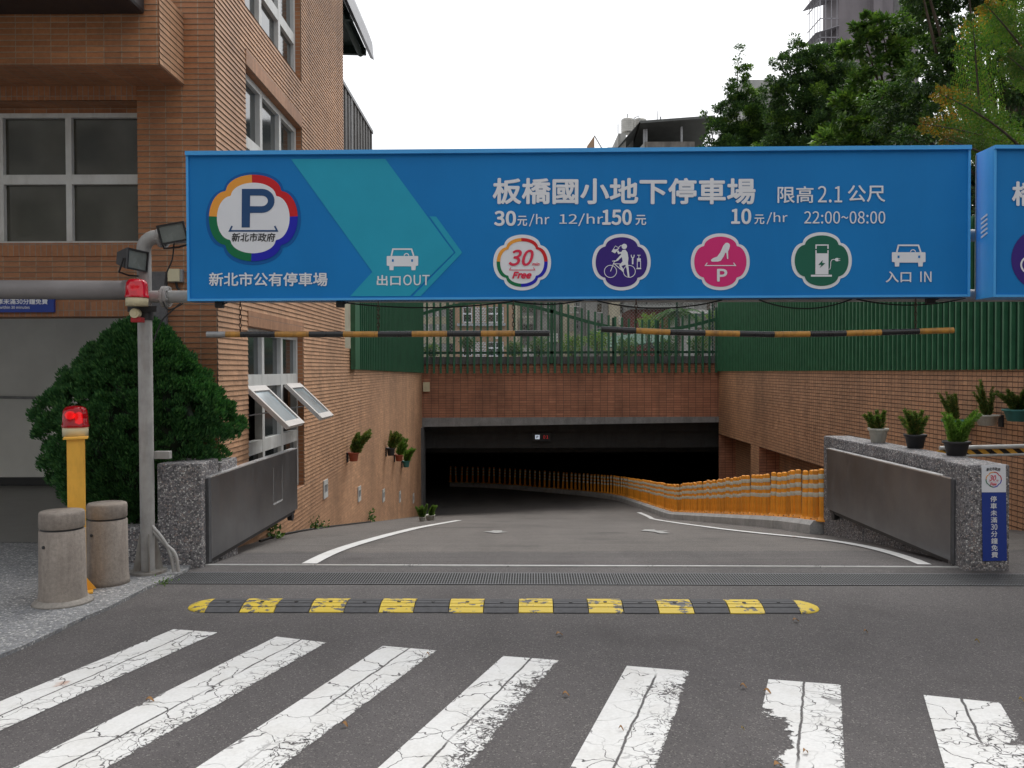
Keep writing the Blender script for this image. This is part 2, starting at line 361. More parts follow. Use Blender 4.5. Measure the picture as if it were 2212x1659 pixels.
# ------------------------------------------------------------------ mesh builder
def V3(*a): return Vector(a)
class MB:
    def __init__(s): s.v = []; s.f = []; s.s = []; s.uv = None
    def add(s, vs, fs, smooth=False):
        o = len(s.v); s.v += [tuple(x) for x in vs]
        s.f += [tuple(i + o for i in f) for f in fs]; s.s += [smooth] * len(fs)
        return s
    def quad(s, a, b, c, d): return s.add((a, b, c, d), ((0, 1, 2, 3),))
    def ob(s, o, ux, uy, uz):
        o, ux, uy, uz = map(Vector, (o, ux, uy, uz))
        vs = [o, o + ux, o + ux + uy, o + uy, o + uz, o + ux + uz, o + ux + uy + uz, o + uy + uz]
        fs = [(0, 3, 2, 1), (4, 5, 6, 7), (0, 1, 5, 4), (1, 2, 6, 5), (2, 3, 7, 6), (3, 0, 4, 7)]
        if ux.cross(uy).dot(uz) < 0: fs = [f[::-1] for f in fs]
        return s.add(vs, fs)
    def box(s, x0, x1, y0, y1, z0, z1): return s.ob((x0, y0, z0), (x1 - x0, 0, 0), (0, y1 - y0, 0), (0, 0, z1 - z0))
    def bbox(s, x0, x1, y0, y1, z0, z1, b=.01):
        """box with chamfered edges"""
        bm = bmesh.new(); bmesh.ops.create_cube(bm, size=1.0)
        for q in bm.verts: q.co = Vector(((x0 + x1) / 2 + q.co.x * (x1 - x0), (y0 + y1) / 2 + q.co.y * (y1 - y0), (z0 + z1) / 2 + q.co.z * (z1 - z0)))
        bmesh.ops.bevel(bm, geom=bm.edges[:], offset=b, segments=2, profile=.6, affect='EDGES')
        bm.verts.ensure_lookup_table()
        for i, q in enumerate(bm.verts): q.index = i
        s.add([q.co for q in bm.verts], [[q.index for q in f.verts] for f in bm.faces]); bm.free(); return s
    def frame(s, d):
        d = Vector(d).normalized(); a = Vector((0, 0, 1)) if abs(d.z) < .9 else Vector((1, 0, 0))
        u = d.cross(a).normalized(); return u, d.cross(u).normalized()
    def cyl(s, p0, p1, r0, r1=None, n=14, caps=True, smooth=True):
        p0, p1 = Vector(p0), Vector(p1); r1 = r0 if r1 is None else r1
        u, w_ = s.frame(p1 - p0); vs = []
        for p, r in ((p0, r0), (p1, r1)):
            for i in range(n):
                a = 2 * math.pi * i / n; vs.append(p + u * (r * math.cos(a)) + w_ * (r * math.sin(a)))
        s.add(vs, [(i, n + i, n + (i + 1) % n, (i + 1) % n) for i in range(n)], smooth)
        if caps:
            s.add(vs[:n], [tuple(range(n))]); s.add(vs[n:], [tuple(range(n))[::-1]])
        return s
    def tube(s, pts, r, n=8, smooth=True):
        pts = [Vector(p) for p in pts]; rs = r if isinstance(r, (list, tuple)) else [r] * len(pts)
        vs = []; u = None
        for i, p in enumerate(pts):
            d = (pts[min(i + 1, len(pts) - 1)] - pts[max(i - 1, 0)]).normalized()
            if u is None: u, w_ = s.frame(d)
            else:
                u = (u - d * u.dot(d)).normalized(); w_ = d.cross(u)
            for k in range(n):
                a = 2 * math.pi * k / n; vs.append(p + u * (rs[i] * math.cos(a)) + w_ * (rs[i] * math.sin(a)))
        fs = [(i * n + k, i * n + (k + 1) % n, (i + 1) * n + (k + 1) % n, (i + 1) * n + k) for i in range(len(pts) - 1) for k in range(n)]
        s.add(vs, fs, smooth); L = len(pts) - 1
        s.add(vs[:n], [tuple(range(n))[::-1]]); s.add(vs[L * n:], [tuple(range(n))]); return s
    def lathe(s, prof, base, n=24, smooth=True, ang=None):
        base = Vector(base); vs = []
        for r, z in prof:
            for k in range(n):
                a = 2 * math.pi * k / n; vs.append(base + Vector((r * math.cos(a), r * math.sin(a), z)))
        fs = [(i * n + k, i * n + (k + 1) % n, (i + 1) * n + (k + 1) % n, (i + 1) * n + k) for i in range(len(prof) - 1) for k in range(n)]
        s.add(vs, fs, smooth)
        s.add(vs[:n], [tuple(range(n))[::-1]]); s.add(vs[-n:], [tuple(range(n))]); return s
    def prism(s, poly, off):
        """polygon (3d points) extruded by the vector off"""
        poly = [Vector(p) for p in poly]; off = Vector(off); n = len(poly)
        s.add(poly, [tuple(range(n))]); s.add([p + off for p in poly], [tuple(range(n))[::-1]])
        s.add(poly + [p + off for p in poly], [(i, i + n, (i + 1) % n + n, (i + 1) % n) for i in range(n)]); return s
    def build(s, name, mat, parent=None, label=None, cat=None, group=None, kind=None, recalc=False):
        org = WLOC.get(parent.name, Vector((0, 0, 0))) if parent else None
        if org is None:
            a = np.array(s.v); org = Vector(((a[:, 0].min() + a[:, 0].max()) / 2, (a[:, 1].min() + a[:, 1].max()) / 2, a[:, 2].min()))
        a = np.array(s.v, dtype=np.float64) - np.array(org)
        me = bpy.data.meshes.new(name); me.from_pydata(a.tolist(), [], s.f)
        me.polygons.foreach_set('use_smooth', s.s)
        if s.uv is not None:
            l = me.uv_layers.new(name='UVMap')
            idx = np.empty(len(me.loops), dtype=np.int32); me.loops.foreach_get('vertex_index', idx)
            l.data.foreach_set('uv', np.array(s.uv, dtype=np.float32)[idx].ravel())
        if recalc:
            bm = bmesh.new(); bm.from_mesh(me); bmesh.ops.recalc_face_normals(bm, faces=bm.faces); bm.to_mesh(me); bm.free()
        me.materials.append(mat)
        return link(name, me, org, parent, label, cat, group, kind)
WLOC = {}
def link(name, me, org, parent=None, label=None, cat=None, group=None, kind=None):
    o = bpy.data.objects.new(name, me); COL.objects.link(o)
    if parent: o.parent = parent
    else: o.location = org
    WLOC[o.name] = Vector(org)
    tag(o, label, cat, group, kind); return o
def tag(o, label=None, cat=None, group=None, kind=None):
    if label: o['label'] = label
    if cat: o['category'] = cat
    if group: o['group'] = group
    if kind: o['kind'] = kind
    return o
def thing(name, label, cat, loc, group=None):
    o = bpy.data.objects.new(name, None); COL.objects.link(o); o.location = loc; o.empty_display_size = .1
    WLOC[o.name] = Vector(loc); return tag(o, label, cat, group)
def dup(root, loc, label=None, rotz=0.0, scale=None):
    r = root.copy(); COL.objects.link(r); r.location = loc; r.rotation_euler = (0, 0, rotz)
    if scale: r.scale = (scale,) * 3
    if label: r['label'] = label
    for ch in list(root.children):
        c = ch.copy(); COL.objects.link(c); c.parent = r
        for g in list(ch.children):
            d = g.copy(); COL.objects.link(d); d.parent = c
    return r
def structure(mb, name, mat): return mb.build(name, mat, kind='structure')

def leaves_mesh(name, cen, axis, nor, length, width, mat, parent, fold=.25, **kw):
    """many separate leaf faces (diamond, folded along the midrib) as one crown mesh"""
    org = WLOC[parent.name] if parent else Vector((0, 0, 0))
    n = len(cen); cen = cen - np.array(org)
    axis = axis / np.linalg.norm(axis, axis=1, keepdims=True)
    side = np.cross(axis, nor); side /= (np.linalg.norm(side, axis=1, keepdims=True) + 1e-9)
    up = np.cross(side, axis)
    L = np.asarray(length).reshape(-1, 1) * np.ones((n, 1)); W = np.asarray(width).reshape(-1, 1) * np.ones((n, 1))
    a = cen; b = cen + axis * L * .45 + side * W * .5 + up * W * fold; c = cen + axis * L; d = cen + axis * L * .45 - side * W * .5 + up * W * fold
    co = np.stack([a, b, c, d], 1).reshape(-1, 3)
    me = bpy.data.meshes.new(name); me.vertices.add(4 * n); me.vertices.foreach_set('co', co.ravel().astype(np.float32))
    # two triangles a-b-c and a-c-d
    li = (np.arange(n)[:, None] * 4 + np.array([0, 1, 2, 0, 2, 3])[None]).ravel().astype(np.int32)
    me.loops.add(6 * n); me.loops.foreach_set('vertex_index', li)
    me.polygons.add(2 * n); me.polygons.foreach_set('loop_start', np.arange(0, 6 * n, 3, dtype=np.int32))
    me.polygons.foreach_set('loop_total', np.full(2 * n, 3, dtype=np.int32))
    me.update(calc_edges=True); me.materials.append(mat)
    return link(name, me, org, parent, **kw)
def runit(n):
    a = nrg.normal(size=(n, 3)); return a / np.linalg.norm(a, axis=1, keepdims=True)

# ------------------------------------------------------------------ ground, road, ramp
XL, XR, YO = -2.70, 6.19, 26.0           # ramp side walls and the tunnel mouth
g = MB()
g.box(-90, 90, -60, 7.06, -.5, 0)
structure(g, 'road', M_road)
g = MB()                                   # the ground level of the block round the ramp
g.box(-90, XL - .03, 7.06, 90, -.6, -.012); g.box(6.7, 90, 7.06, 90, -.6, 1.42); g.box(-10, 90, 27.2, 140, 1.0, 1.86)
g.box(-60, 60, 7.4, 60, -4.4, -3.7)  # unseen slab added to block sky light from below
structure(g, 'ground', M_conc_d)
g = MB(); xs = list(np.linspace(XL - 8.4, 6.7, 26)) + [8.0, 10.0, 12.1]; ys = list(np.linspace(7.06, 26, 44)) + list(np.linspace(26.5, 44, 20))
for y in ys:
    for x in xs: g.v.append((x, y, zramp(x, y) - (.004 if y > 7.07 else 0)))
nx = len(xs)
for j in range(len(ys) - 1):
    for i in range(nx - 1):
        if ys[j] < 25.9 and (xs[i + 1] < XL - .3 or xs[i] > 6.65): continue
        g.f.append((j * nx + i, j * nx + i + 1, (j + 1) * nx + i + 1, (j + 1) * nx + i)); g.s.append(True)
structure(g, 'ramp', M_ramp)
# washed pebble pavement, its edge running from the ramp gate towards the viewer
A = G(402, 1237); B = G(0, 1425); C = A + (B - A) * ((A.y - 0.5) / (A.y - B.y))
edge = [A + (C - A) * (i / 24) for i in range(25)]
edge = [p + V3(.012 * math.sin(i * 2.1) + .008 * math.sin(i * 5.3), 0, 0) for i, p in enumerate(edge)]
g = MB(); poly = [V3(p.x, p.y, 0.022) for p in edge] + [V3(-40, .5, .022), V3(-40, 7.97, .022), V3(XL, 7.97, .022), V3(-2.62, 7.1, .022)]
g.prism(poly[::-1], (0, 0, -.05)); g.build('pavement', M_pebble, kind='structure', recalc=True)

def strip(pts, half, mat, name, zoff=.004, follow=True, kind='structure'):
    mb = MB(); uv = []; acc = 0; pts = [Vector(p) for p in pts]
    # resample
    rs = []
    for a, b in zip(pts, pts[1:]):
        k = max(2, int((b - a).length / .25))
        rs += [a.lerp(b, i / k) for i in range(k)]
    rs.append(pts[-1])
    sm = rs[:]
    for _ in range(6): sm = [sm[0]] + [(sm[i - 1] + sm[i] * 2 + sm[i + 1]) / 4 for i in range(1, len(sm) - 1)] + [sm[-1]]
    for i, p in enumerate(sm):
        d = (sm[min(i + 1, len(sm) - 1)] - sm[max(i - 1, 0)]); d.z = 0; d.normalize(); n_ = V3(-d.y, d.x, 0)
        if i: acc += (p - sm[i - 1]).length
        for sgn, u_ in ((-1, 0), (1, 1)):
            q = p + n_ * (half * sgn); q.z = (zramp(q.x, q.y) if follow else p.z) + zoff
            mb.v.append(tuple(q)); uv.append((u_, acc))
    for i in range(len(sm) - 1): mb.f.append((2 * i, 2 * i + 1, 2 * i + 3, 2 * i + 2)); mb.s.append(False)
    mb.uv = uv; return mb.build(name, mat, kind=kind)
# zebra crossing bars: (top left, top right, lower left, lower right) in the photograph, all lying on the road
ZB = [((375, 1359), (470, 1366), (0, 1515), (0, 1578), .25), ((597, 1375), (705, 1388), (28, 1659), (230, 1659), .45), ((827, 1395), (943, 1405), (423, 1659), (603, 1659), .5),
      ((1087, 1417), (1208, 1426), (816, 1659), (1011, 1659), .75), ((1354, 1438), (1492, 1450), (1231, 1659), (1417, 1659), .62),
      ((1660, 1467), (1816, 1479), (1618, 1659), (1825, 1659), .5), ((1995, 1501), (2160, 1518), (2041, 1659), (2245, 1659), .55)]
for i, (tl, tr_, bl, br_, worn) in enumerate(ZB):
    a, b, c, d = (G(*q, .004) for q in (tl, tr_, bl, br_))
    c = a + (c - a) * ((a.y - 2.2) / (a.y - c.y)); d = b + (d - b) * ((b.y - 2.2) / (b.y - d.y))
    mb = MB(); uv = []; N = 40
    for j in range(N + 1):
        l_ = a.lerp(c, j / N); r_ = b.lerp(d, j / N)
        for q in range(5): mb.v.append(tuple(l_.lerp(r_, q / 4))); uv.append((q / 4, j / N * 3.0))
    for j in range(N):
        for q in range(4): mb.f.append((j * 5 + q, (j + 1) * 5 + q, (j + 1) * 5 + q + 1, j * 5 + q + 1)); mb.s.append(False)
    mb.uv = uv; mb.build('crosswalk_bar', paint_mark('crosswalk_paint_%d' % i, worn, i + 1.0, patch=(.38, .55) if i == 5 else None), kind='structure')
M_line = paint_mark('lane_paint', .15, 9.0, False)
strip([GR(*q) for q in ((668, 1218), (700, 1199), (740, 1184), (800, 1167), (880, 1146), (935, 1134), (992, 1124))], .065, M_line, 'lane_line')
strip([GR(*q) for q in ((1998, 1220), (1962, 1205), (1905, 1188), (1842, 1173), (1758, 1162), (1666, 1156), (1551, 1142.5), (1471, 1131), (1425, 1124), (1404, 1117), (1380, 1107))], .055, M_line, 'lane_line')
for pts in ([(918, 128), (965, 127), (985, 120), (1042, 121), (1040, 129), (1083, 131), (1000, 138)], ):
    mb = MB(); q = [GR((1088 + x / 2.033) / 1.4756, (1632 + y / 2.033) / 1.4756) + V3(0, 0, .004) for x, y in pts]; mb.add(q, [tuple(range(len(q)))]); mb.uv = [(.5, .5)] * len(q); mb.build('lane_arrow', M_arrow, kind='structure')
pts = [(275, 628), (310, 614), (400, 615), (420, 625), (535, 628), (480, 635), (550, 650), (455, 652), (400, 637), (330, 630)]
mb = MB(); q = [GR((1950 + x / 2.949) / 1.4756, (1480 + y / 2.949) / 1.4756) + V3(0, 0, .004) for x, y in pts]; mb.add(q, [tuple(range(len(q)))]); mb.uv = [(.5, .5)] * len(q); mb.build('lane_arrow', M_arrow, kind='structure')
# gate track across the ramp head
a, b = G(440, 1221.5), G(2092, 1226.5)
mb = MB(); dv = (b - a); nv = V3(-dv.y, dv.x, 0).normalized(); mb.ob(a - nv * .012 + V3(0, 0, -.01), dv, nv * .024, (0, 0, .020))
mb.build('gate_track', simple('track_metal', (.72, .72, .71), .3, .5, .1), label='thin pale metal gate track crossing the ramp head beside the drain', cat='gate track')
# drain grates
gd0, gd1, gn0 = G(382, 1236, .005), G(2400, 1240, .005), G(382, 1260, .005)
dv = gd1 - gd0; dv.z = 0; Lg = dv.length + .8; ex = dv.normalized(); ey = V3(-ex.y, ex.x, 0); wg = .36
o0 = gd0 - ey * wg
mb = MB(); o_ = o0 + V3(0, 0, -.0035); mb.ob(o_ - ex * .05 - ey * .004, ex * (Lg + .1), ey * (wg + .008), (0, 0, .003)); structure(mb, 'drain_shade_sheet', simple('drain_shade_black', (.012, .012, .012), .9))  # flat near-black sheet, the shade of the drain pit put into colour
PL = .86
def grate(o, first=None):
    t = thing('drain_grate', '', 'drain grate', o, 'galvanised grates along the drain')
    f = MB(); e = .012; h = .004
    for a_ in (0, wg - e): f.ob(o + ey * a_, ex * (PL - .008), ey * e, (0, 0, h))
    for a_ in (0, PL - .008 - .004): f.ob(o + ex * a_ + ey * e, ex * .004, ey * (wg - 2 * e), (0, 0, h))
    f.build('frame', M_grate, t)
    b_ = MB(); n_ = 42
    for i in range(1, n_): b_.ob(o + ex * (i * (PL - .008) / n_ - .003) + ey * e, ex * .006, ey * (wg - 2 * e), (0, 0, h - .0005))
    for i in range(1, 5): b_.ob(o + ex * e + ey * (i * wg / 5 - .0025), ex * (PL - .032), ey * .005, (0, 0, h - .0015))
    b_.build('grid', M_grate, t); return t
ng = int(Lg / PL) + 1; g0 = grate(o0 + V3(0, 0, -.003))
GLAB = ['galvanised drain grate at the pavement end of the drain row', 'drain grate in front of the foot of the brushed steel gate by the bush']
for i in range(ng):
    t = g0 if i == 0 else dup(g0, o0 + ex * (PL * i) + V3(0, 0, -.003))
    t['label'] = 'galvanised drain grate %s' % ['touching the pebble pavement edge', 'between the pavement edge and the curb line of the steel gate', 'before the start of the curved white lane line', 'under the teal arrow of the overhead sign', 'below the first yellow half of the speed bump', 'before the middle of the ramp head', 'just before the ramp entry arrow', 'in line with the orange posts', 'in front of the second steel gate', 'touching the granite pillar with the blue plate', 'beyond the granite pillar', 'at the far scooter lane end', 'at the outer scooter lane end'][min(i, 12)]

# ------------------------------------------------------------------ wall helper: rectangles with openings
def wall_cells(mb, O, ax, u0, u1, z0, z1, holes, flip=False, rib=None, h=.05, rel=.009):
    """planar wall: O + ax*u, vertical z; holes = [(ua,ub,za,zb)]"""
    us = sorted({u0, u1, *[h[0] for h in holes], *[h[1] for h in holes]}); zs = sorted({z0, z1, *[h[2] for h in holes], *[h[3] for h in holes]})
    us = [x for x in us if u0 <= x <= u1]; zs = [x for x in zs if z0 <= x <= z1]
    for i in range(len(us) - 1):
        for j in range(len(zs) - 1):
            cu, cz = (us[i] + us[i + 1]) / 2, (zs[j] + zs[j + 1]) / 2
            if any(h[0] < cu < h[1] and h[2] < cz < h[3] for h in holes): continue
            if rib is not None:                    # each tile course leans out towards its lower edge
                r0 = math.floor((zs[j] + 10) / h); z_ = r0 * h - 10
                while z_ < zs[j + 1] - 1e-6:
                    a_, b_ = max(z_, zs[j]), min(z_ + h - .0035, zs[j + 1])
                    if b_ - a_ > .001:
                        L_, R2_ = O + ax * us[i], O + ax * us[i + 1]; oa, ob_ = rib * rel, rib * (rel * .15)
                        pa, pb = L_ + V3(0, 0, a_) + oa, R2_ + V3(0, 0, a_) + oa; pc, pd = R2_ + V3(0, 0, b_) + ob_, L_ + V3(0, 0, b_) + ob_
                        qa, qb = L_ + V3(0, 0, b_), R2_ + V3(0, 0, b_); tn = min(z_ + h, zs[j + 1])
                        mb.add([pa, pb, pc, pd, L_ + V3(0, 0, a_), R2_ + V3(0, 0, a_)], [(0, 1, 2, 3), (4, 5, 1, 0)])
                        if tn > b_: mb.add([qa, qb, R2_ + V3(0, 0, tn), L_ + V3(0, 0, tn)], [(0, 1, 2, 3)])
                    z_ += h
                continue
            q = [O + ax * us[i] + V3(0, 0, zs[j]), O + ax * us[i + 1] + V3(0, 0, zs[j]), O + ax * us[i + 1] + V3(0, 0, zs[j + 1]), O + ax * us[i] + V3(0, 0, zs[j + 1])]
            if flip: q = q[::-1]
            mb.quad(*q)

# ------------------------------------------------------------------ tiled office building beside the ramp
YF = 7.97; ZT = 11.5; YB = 14.04
off = thing('office_building', 'orange tiled school building at the ramp with big white framed windows and a dark porch', 'building', (XL, YF, 0))
w1 = (-12.0, P(298, 400, YF).x, P(0, 525, YF).z, P(0, 218, YF).z)                     # big window
ent = (-12.0, P(357, 800, YF).x, -.1, P(100, 684, YF).z)                                # porch opening
fw = MB(); wall_cells(fw, V3(0, YF, 0), V3(1, 0, 0), -12.0, XL, -.1, ZT, [w1, ent], rib=V3(0, -1, 0), rel=.007); fw.build('front_wall', M_tile_x, off)
rv = MB(); d = .28
rv.quad(V3(w1[1], YF, w1[2]), V3(w1[1], YF + d, w1[2]), V3(w1[1], YF + d, w1[3]), V3(w1[1], YF, w1[3]))
rv.build('window_reveal', M_tile_y, off)
rv = MB(); rv.quad(V3(w1[0], YF, w1[3]), V3(w1[1], YF, w1[3]), V3(w1[1], YF + d, w1[3]), V3(w1[0], YF + d, w1[3])); rv.build('window_reveal', M_tile_sof, off)
rv = MB(); rv.quad(V3(w1[0], YF, w1[2]), V3(w1[1], YF, w1[2]), V3(w1[1], YF + d, w1[2]), V3(w1[0], YF + d, w1[2]))
rv.build('window_reveal', M_tile_sof, off)
z_a = P(0, 187, YF).z
for bb in ((w1[1], w1[3], z_a), (w1[1], P(0, 554, YF).z, w1[2] - .003), (ent[1], ent[3], P(0, 653, YF).z)):
    sb = MB(); sb.box(-12, bb[0], YF - .011, YF + .01, bb[1], bb[2]); sb.build('soldier_course', M_tile_sx, off)
# overhanging tiled box and dark gutter over it
bx0 = P(397, 186, YF); yb = 7.42
zb, zt2 = bx0.z, P(397, 30, YF).z
ov = MB(); wall_cells(ov, V3(0, yb, 0), V3(1, 0, 0), -12, bx0.x, zb, zt2, [], rib=V3(0, -1, 0), rel=.007); ov.build('overhang', M_tile_x, off)
ov = MB(); wall_cells(ov, V3(bx0.x, 0, 0), V3(0, 1, 0), yb, YF, zb, zt2, [], rib=V3(1, 0, 0), rel=.007); ov.quad(V3(-12, yb, zt2), V3(bx0.x, yb, zt2), V3(bx0.x, YF, zt2), V3(-12, YF, zt2)); ov.build('overhang', M_tile_y, off)
ov = MB(); ov.quad(V3(-12, yb, zb), V3(-12, YF, zb), V3(bx0.x, YF, zb), V3(bx0.x, yb, zb)); ov.build('overhang', M_tile_sof, off)
gt = MB(); p = P(290, 9, 7.2); gt.bbox(-12, p.x, 7.05, 7.415, p.z, p.z + .2, .03); gt.build('gutter', M_dark, off)
gt = MB(); gt.box(-12, -3.55, 4.9, 7.4, 4.98, 5.12); gt.build('shade_canopy', M_conc_d, off)  # unseen canopy, added above the view to shade the overhang
def pane_frame(name, O, ax, nrm, u0, u1, z0, z1, ucuts, zcuts, fw_=.07, depth=.08, mat=M_white, gl=M_glass, wide=None, parent=None):
    """window: frame bars round a grid of panes; O + ax*u is the outer face of the frame, nrm points outside"""
    f = MB()
    def bar(a0, a1, b0, b1, pr=0.0): f.ob(O + ax * a0 + V3(0, 0, b0) + nrm * pr, ax * (a1 - a0), V3(0, 0, b1 - b0), nrm * -(depth + pr))
    e = fw_ * .75
    bar(u0, u1, z0, z0 + e); bar(u0, u1, z1 - e, z1); bar(u0, u0 + e, z0 + e, z1 - e); bar(u1 - e, u1, z0 + e, z1 - e)
    for c in ucuts: bar(c - fw_ / 2, c + fw_ / 2, z0 + e, z1 - e, .004)
    us = [u0 + e] + [x for c in ucuts for x in (c - fw_ / 2, c + fw_ / 2)] + [u1 - e]
    for za, zb_ in zcuts:
        for i in range(0, len(us), 2): bar(us[i], us[i + 1], za, zb_, .002)
    fo = f.build(name, mat, parent)
    zz = [z0 + e] + [x for c in zcuts for x in c] + [z1 - e]
    return fo, us, zz
def panes(fo, O, ax, nrm, us, zz, gl, parent, inset=.045, skip=()):
    for i in range(0, len(us), 2):
        for j in range(0, len(zz), 2):
            if (i // 2, j // 2) in skip: continue
            b_ = O + ax * us[i] + V3(0, 0, zz[j]) - nrm * inset; k = MB()
            tl = rng.uniform(-.006, .006)
            k.ob(b_, ax * (us[i + 1] - us[i]) + nrm * tl, V3(0, 0, zz[j + 1] - zz[j]), nrm * -.008); k.build('pane', gl, fo)
def window(O, ax, nrm, u0, u1, z0, z1, ucuts, zcuts, parent, gl, fw_=.07, skip=(), name='window'):
    fo, us, zz = pane_frame(name, O, ax, nrm, u0, u1, z0, z1, ucuts, zcuts, fw_, parent=parent)
    WLOC[fo.name] = WLOC[parent.name]
    panes(fo, O, ax, nrm, us, zz, gl, fo, skip=skip); return fo
Yw = YF + .2
zc = P(100, 388, Yw).z; zf1 = P(0, 245, Yw).z; zf0 = w1[2] + .003
uc = [P(148, 300, Yw).x]; 
while uc[0] > -11: uc.insert(0, uc[0] - .64)
window(V3(0, Yw, 0), V3(1, 0, 0), V3(0, -1, 0), -12, w1[1] - .003, zf0, zf1, uc, [(zc - .045, zc + .045)], off, M_glass_d, .055)
hd = MB(); hd.box(-12, w1[1] - .003, Yw + .01, Yw + .04, zf1, w1[3]); hd.build('window_header', M_tile_x, off)
# side wall with three windows
ya, yb_ = 2.7 * FPX / (CX - 535), 2.7 * FPX / (CX - 655)
zA0 = PX(646, 171, XL).z; zB1 = PX(645, 271, XL).z; zC1 = PX(600, 715, XL).z; zC0 = PX(660, 1045, XL).z
wins = [(ya, yb_, zA0, 7.2), (ya, yb_, 2.85, zB1), (ya, yb_, zC0, zC1)]
sw = MB(); wall_cells(sw, V3(XL, 0, 0), V3(0, 1, 0), YF, YB, -1.2, ZT, wins, rib=V3(1, 0, 0), rel=.010); 
sw.quad(V3(XL, YB, -1.2), V3(-9, YB, -1.2), V3(-9, YB, ZT), V3(XL, YB, ZT)); sw.build('side_wall', M_tile_y, off)
for (a_, b_, c_, d_) in wins: so_ = MB(); so_.box(XL - .01, XL + .014, a_ - .0, b_ + .0, d_ + .003, d_ + .16); so_.build('soldier_course', M_tile_sy, off)
for wi, (a_, b_, c_, d_) in enumerate(wins):
    r_ = MB(); dd = .17
    r_.quad(V3(XL, b_, c_), V3(XL - dd, b_, c_), V3(XL - dd, b_, d_), V3(XL, b_, d_)); r_.build('window_reveal', M_tile_x, off); r_ = MB(); r_.quad(V3(XL, a_, c_), V3(XL - dd, a_, c_), V3(XL - dd, a_, d_), V3(XL, a_, d_)); r_.build('window_reveal', M_tile_x, off)
    r_ = MB(); r_.quad(V3(XL, a_, d_), V3(XL, b_, d_), V3(XL - dd, b_, d_), V3(XL - dd, a_, d_)); r_.build('window_reveal', M_tile_sof, off); r_ = MB(); r_.quad(V3(XL, a_, c_), V3(XL - dd, a_, c_), V3(XL - dd, b_, c_), V3(XL, b_, c_)); r_.build('window_reveal', M_tile_sof, off)
    O = V3(XL - .07, 0, 0); t3 = (b_ - a_) / 3
    if wi == 2: zcs = [(.69, .83), (1.42, 1.55)]
    elif wi == 1: zcs = [(3.25, 3.36), (3.93, 4.05)]
    else: zcs = [(5.75, 5.88)]
    fo = window(O, V3(0, 1, 0), V3(1, 0, 0), a_ + .003, b_ - .003, c_ + .003, d_ - .003, [a_ + t3, a_ + 2 * t3], zcs, off, M_glass, .09, skip=((0, 1), (2, 1)) if wi == 2 else ())
    if wi == 2:
        dk = MB(); dk.box(XL - .6, XL - .2, a_, b_, .72, 1.5); dk.build('room_shade_box', M_dark, fo)  # solid black box, darkness of the unlit room put into colour
        for c0 in (a_ + .06, a_ + 2 * t3 + .05):                                       # the two open awning sashes
            an = R_(46); hz = 1.40; ln = .60; wd = t3 - .10
            ux = V3(0, 1, 0); dn = V3(math.sin(an), 0, -math.cos(an)); nn = V3(math.cos(an), 0, math.sin(an)); o_ = V3(XL - .06, c0, hz)
            f = MB(); b1 = .075
            f.ob(o_, ux * wd, dn * b1, nn * .045); f.ob(o_ + dn * (ln - b1), ux * wd, dn * b1, nn * .045)
            f.ob(o_ + dn * b1, ux * .055, dn * (ln - 2 * b1), nn * .045); f.ob(o_ + dn * b1 + ux * (wd - .055), ux * .055, dn * (ln - 2 * b1), nn * .045)
            s_ = f.build('open_sash', simple('sash_frame', (.55, .52, .49), .4, 0, .1), off); WLOC[s_.name] = WLOC[off.name]
            k = MB(); k.ob(o_ + dn * b1 + ux * .055 + nn * .018, ux * (wd - .11), dn * (ln - 2 * b1), nn * .008); k.build('pane', M_glass_sash, s_)
            k = MB(); k.tube([o_ + ux * .02 - V3(0, 0, .28), o_ + dn * .34 + ux * .02 - nn * .005], .008, 6); k.build('stay', M_galv, s_)
# porch
pw = MB(); xj = ent[1]; xs_ = P(122, 800, 10.9).x
pw.quad(V3(-12, 11.9, 0), V3(xs_, 11.9, 0), V3(xs_, 11.9, 2.4), V3(-12, 11.9, 2.4)); pw.quad(V3(xs_, 10.9, 0), V3(xj, 10.9, 0), V3(xj, 10.9, 2.4), V3(xs_, 10.9, 2.4))
pw.quad(V3(xs_, 10.9, 0), V3(xs_, 11.9, 0), V3(xs_, 11.9, 2.4), V3(xs_, 10.9, 2.4)); pw.quad(V3(xj, YF, 0), V3(xj, 10.9, 0), V3(xj, 10.9, 2.4), V3(xj, YF, 2.4))
pw.quad(V3(-12, YF, 2.4), V3(xj, YF, 2.4), V3(xj, 11.9, 2.4), V3(-12, 11.9, 2.4)); pw.build('porch_wall', M_whitewall, off)
pw = MB(); pw.box(-12, xs_ - .003, 11.86, 11.897, .03, .14); pw.box(xs_ + .003, xj - .003, 10.86, 10.897, .03, .14); pw.build('skirting', M_dark, off)
pw = MB(); pw.quad(V3(-12, YF - .02, .026), V3(xj, YF - .02, .026), V3(xj, 11.9, .026), V3(-12, 11.9, .026)); pw.build('porch_floor', M_floor_in, off)
pw = MB(); pw.quad(V3(-12, YF, ent[3]), V3(xj, YF, ent[3]), V3(xj, YF + .3, ent[3]), V3(-12, YF + .3, ent[3])); pw.quad(V3(-12, YF + .3, ent[3]), V3(xj, YF + .3, ent[3]), V3(xj, YF + .3, 2.4), V3(-12, YF + .3, 2.4)); pw.build('porch_lintel', M_tile_sof, off)
p0, p1 = P(50, 858, 11.85), P(128, 860, 11.85); pw = MB(); pw.tube([P(-60, 858, 11.80), P(0, 858, 11.80), p1 + V3(0, -.05, 0)], .018, 8)
pw.build('handrail', M_galv, off)
pl = MB(); q0, q1 = P(329, 588, YF - .02), P(362, 760, YF - .02); pl.box(q0.x, q1.x, YF - .05, YF - .008, q1.z - .9, q0.z); pl.build('column_cover', M_conc_d, off)
bt = MB(); bt.box(-12, XL, YF + .01, YB, ZT - .02, ZT); bt.build('roof', M_conc_d, off)
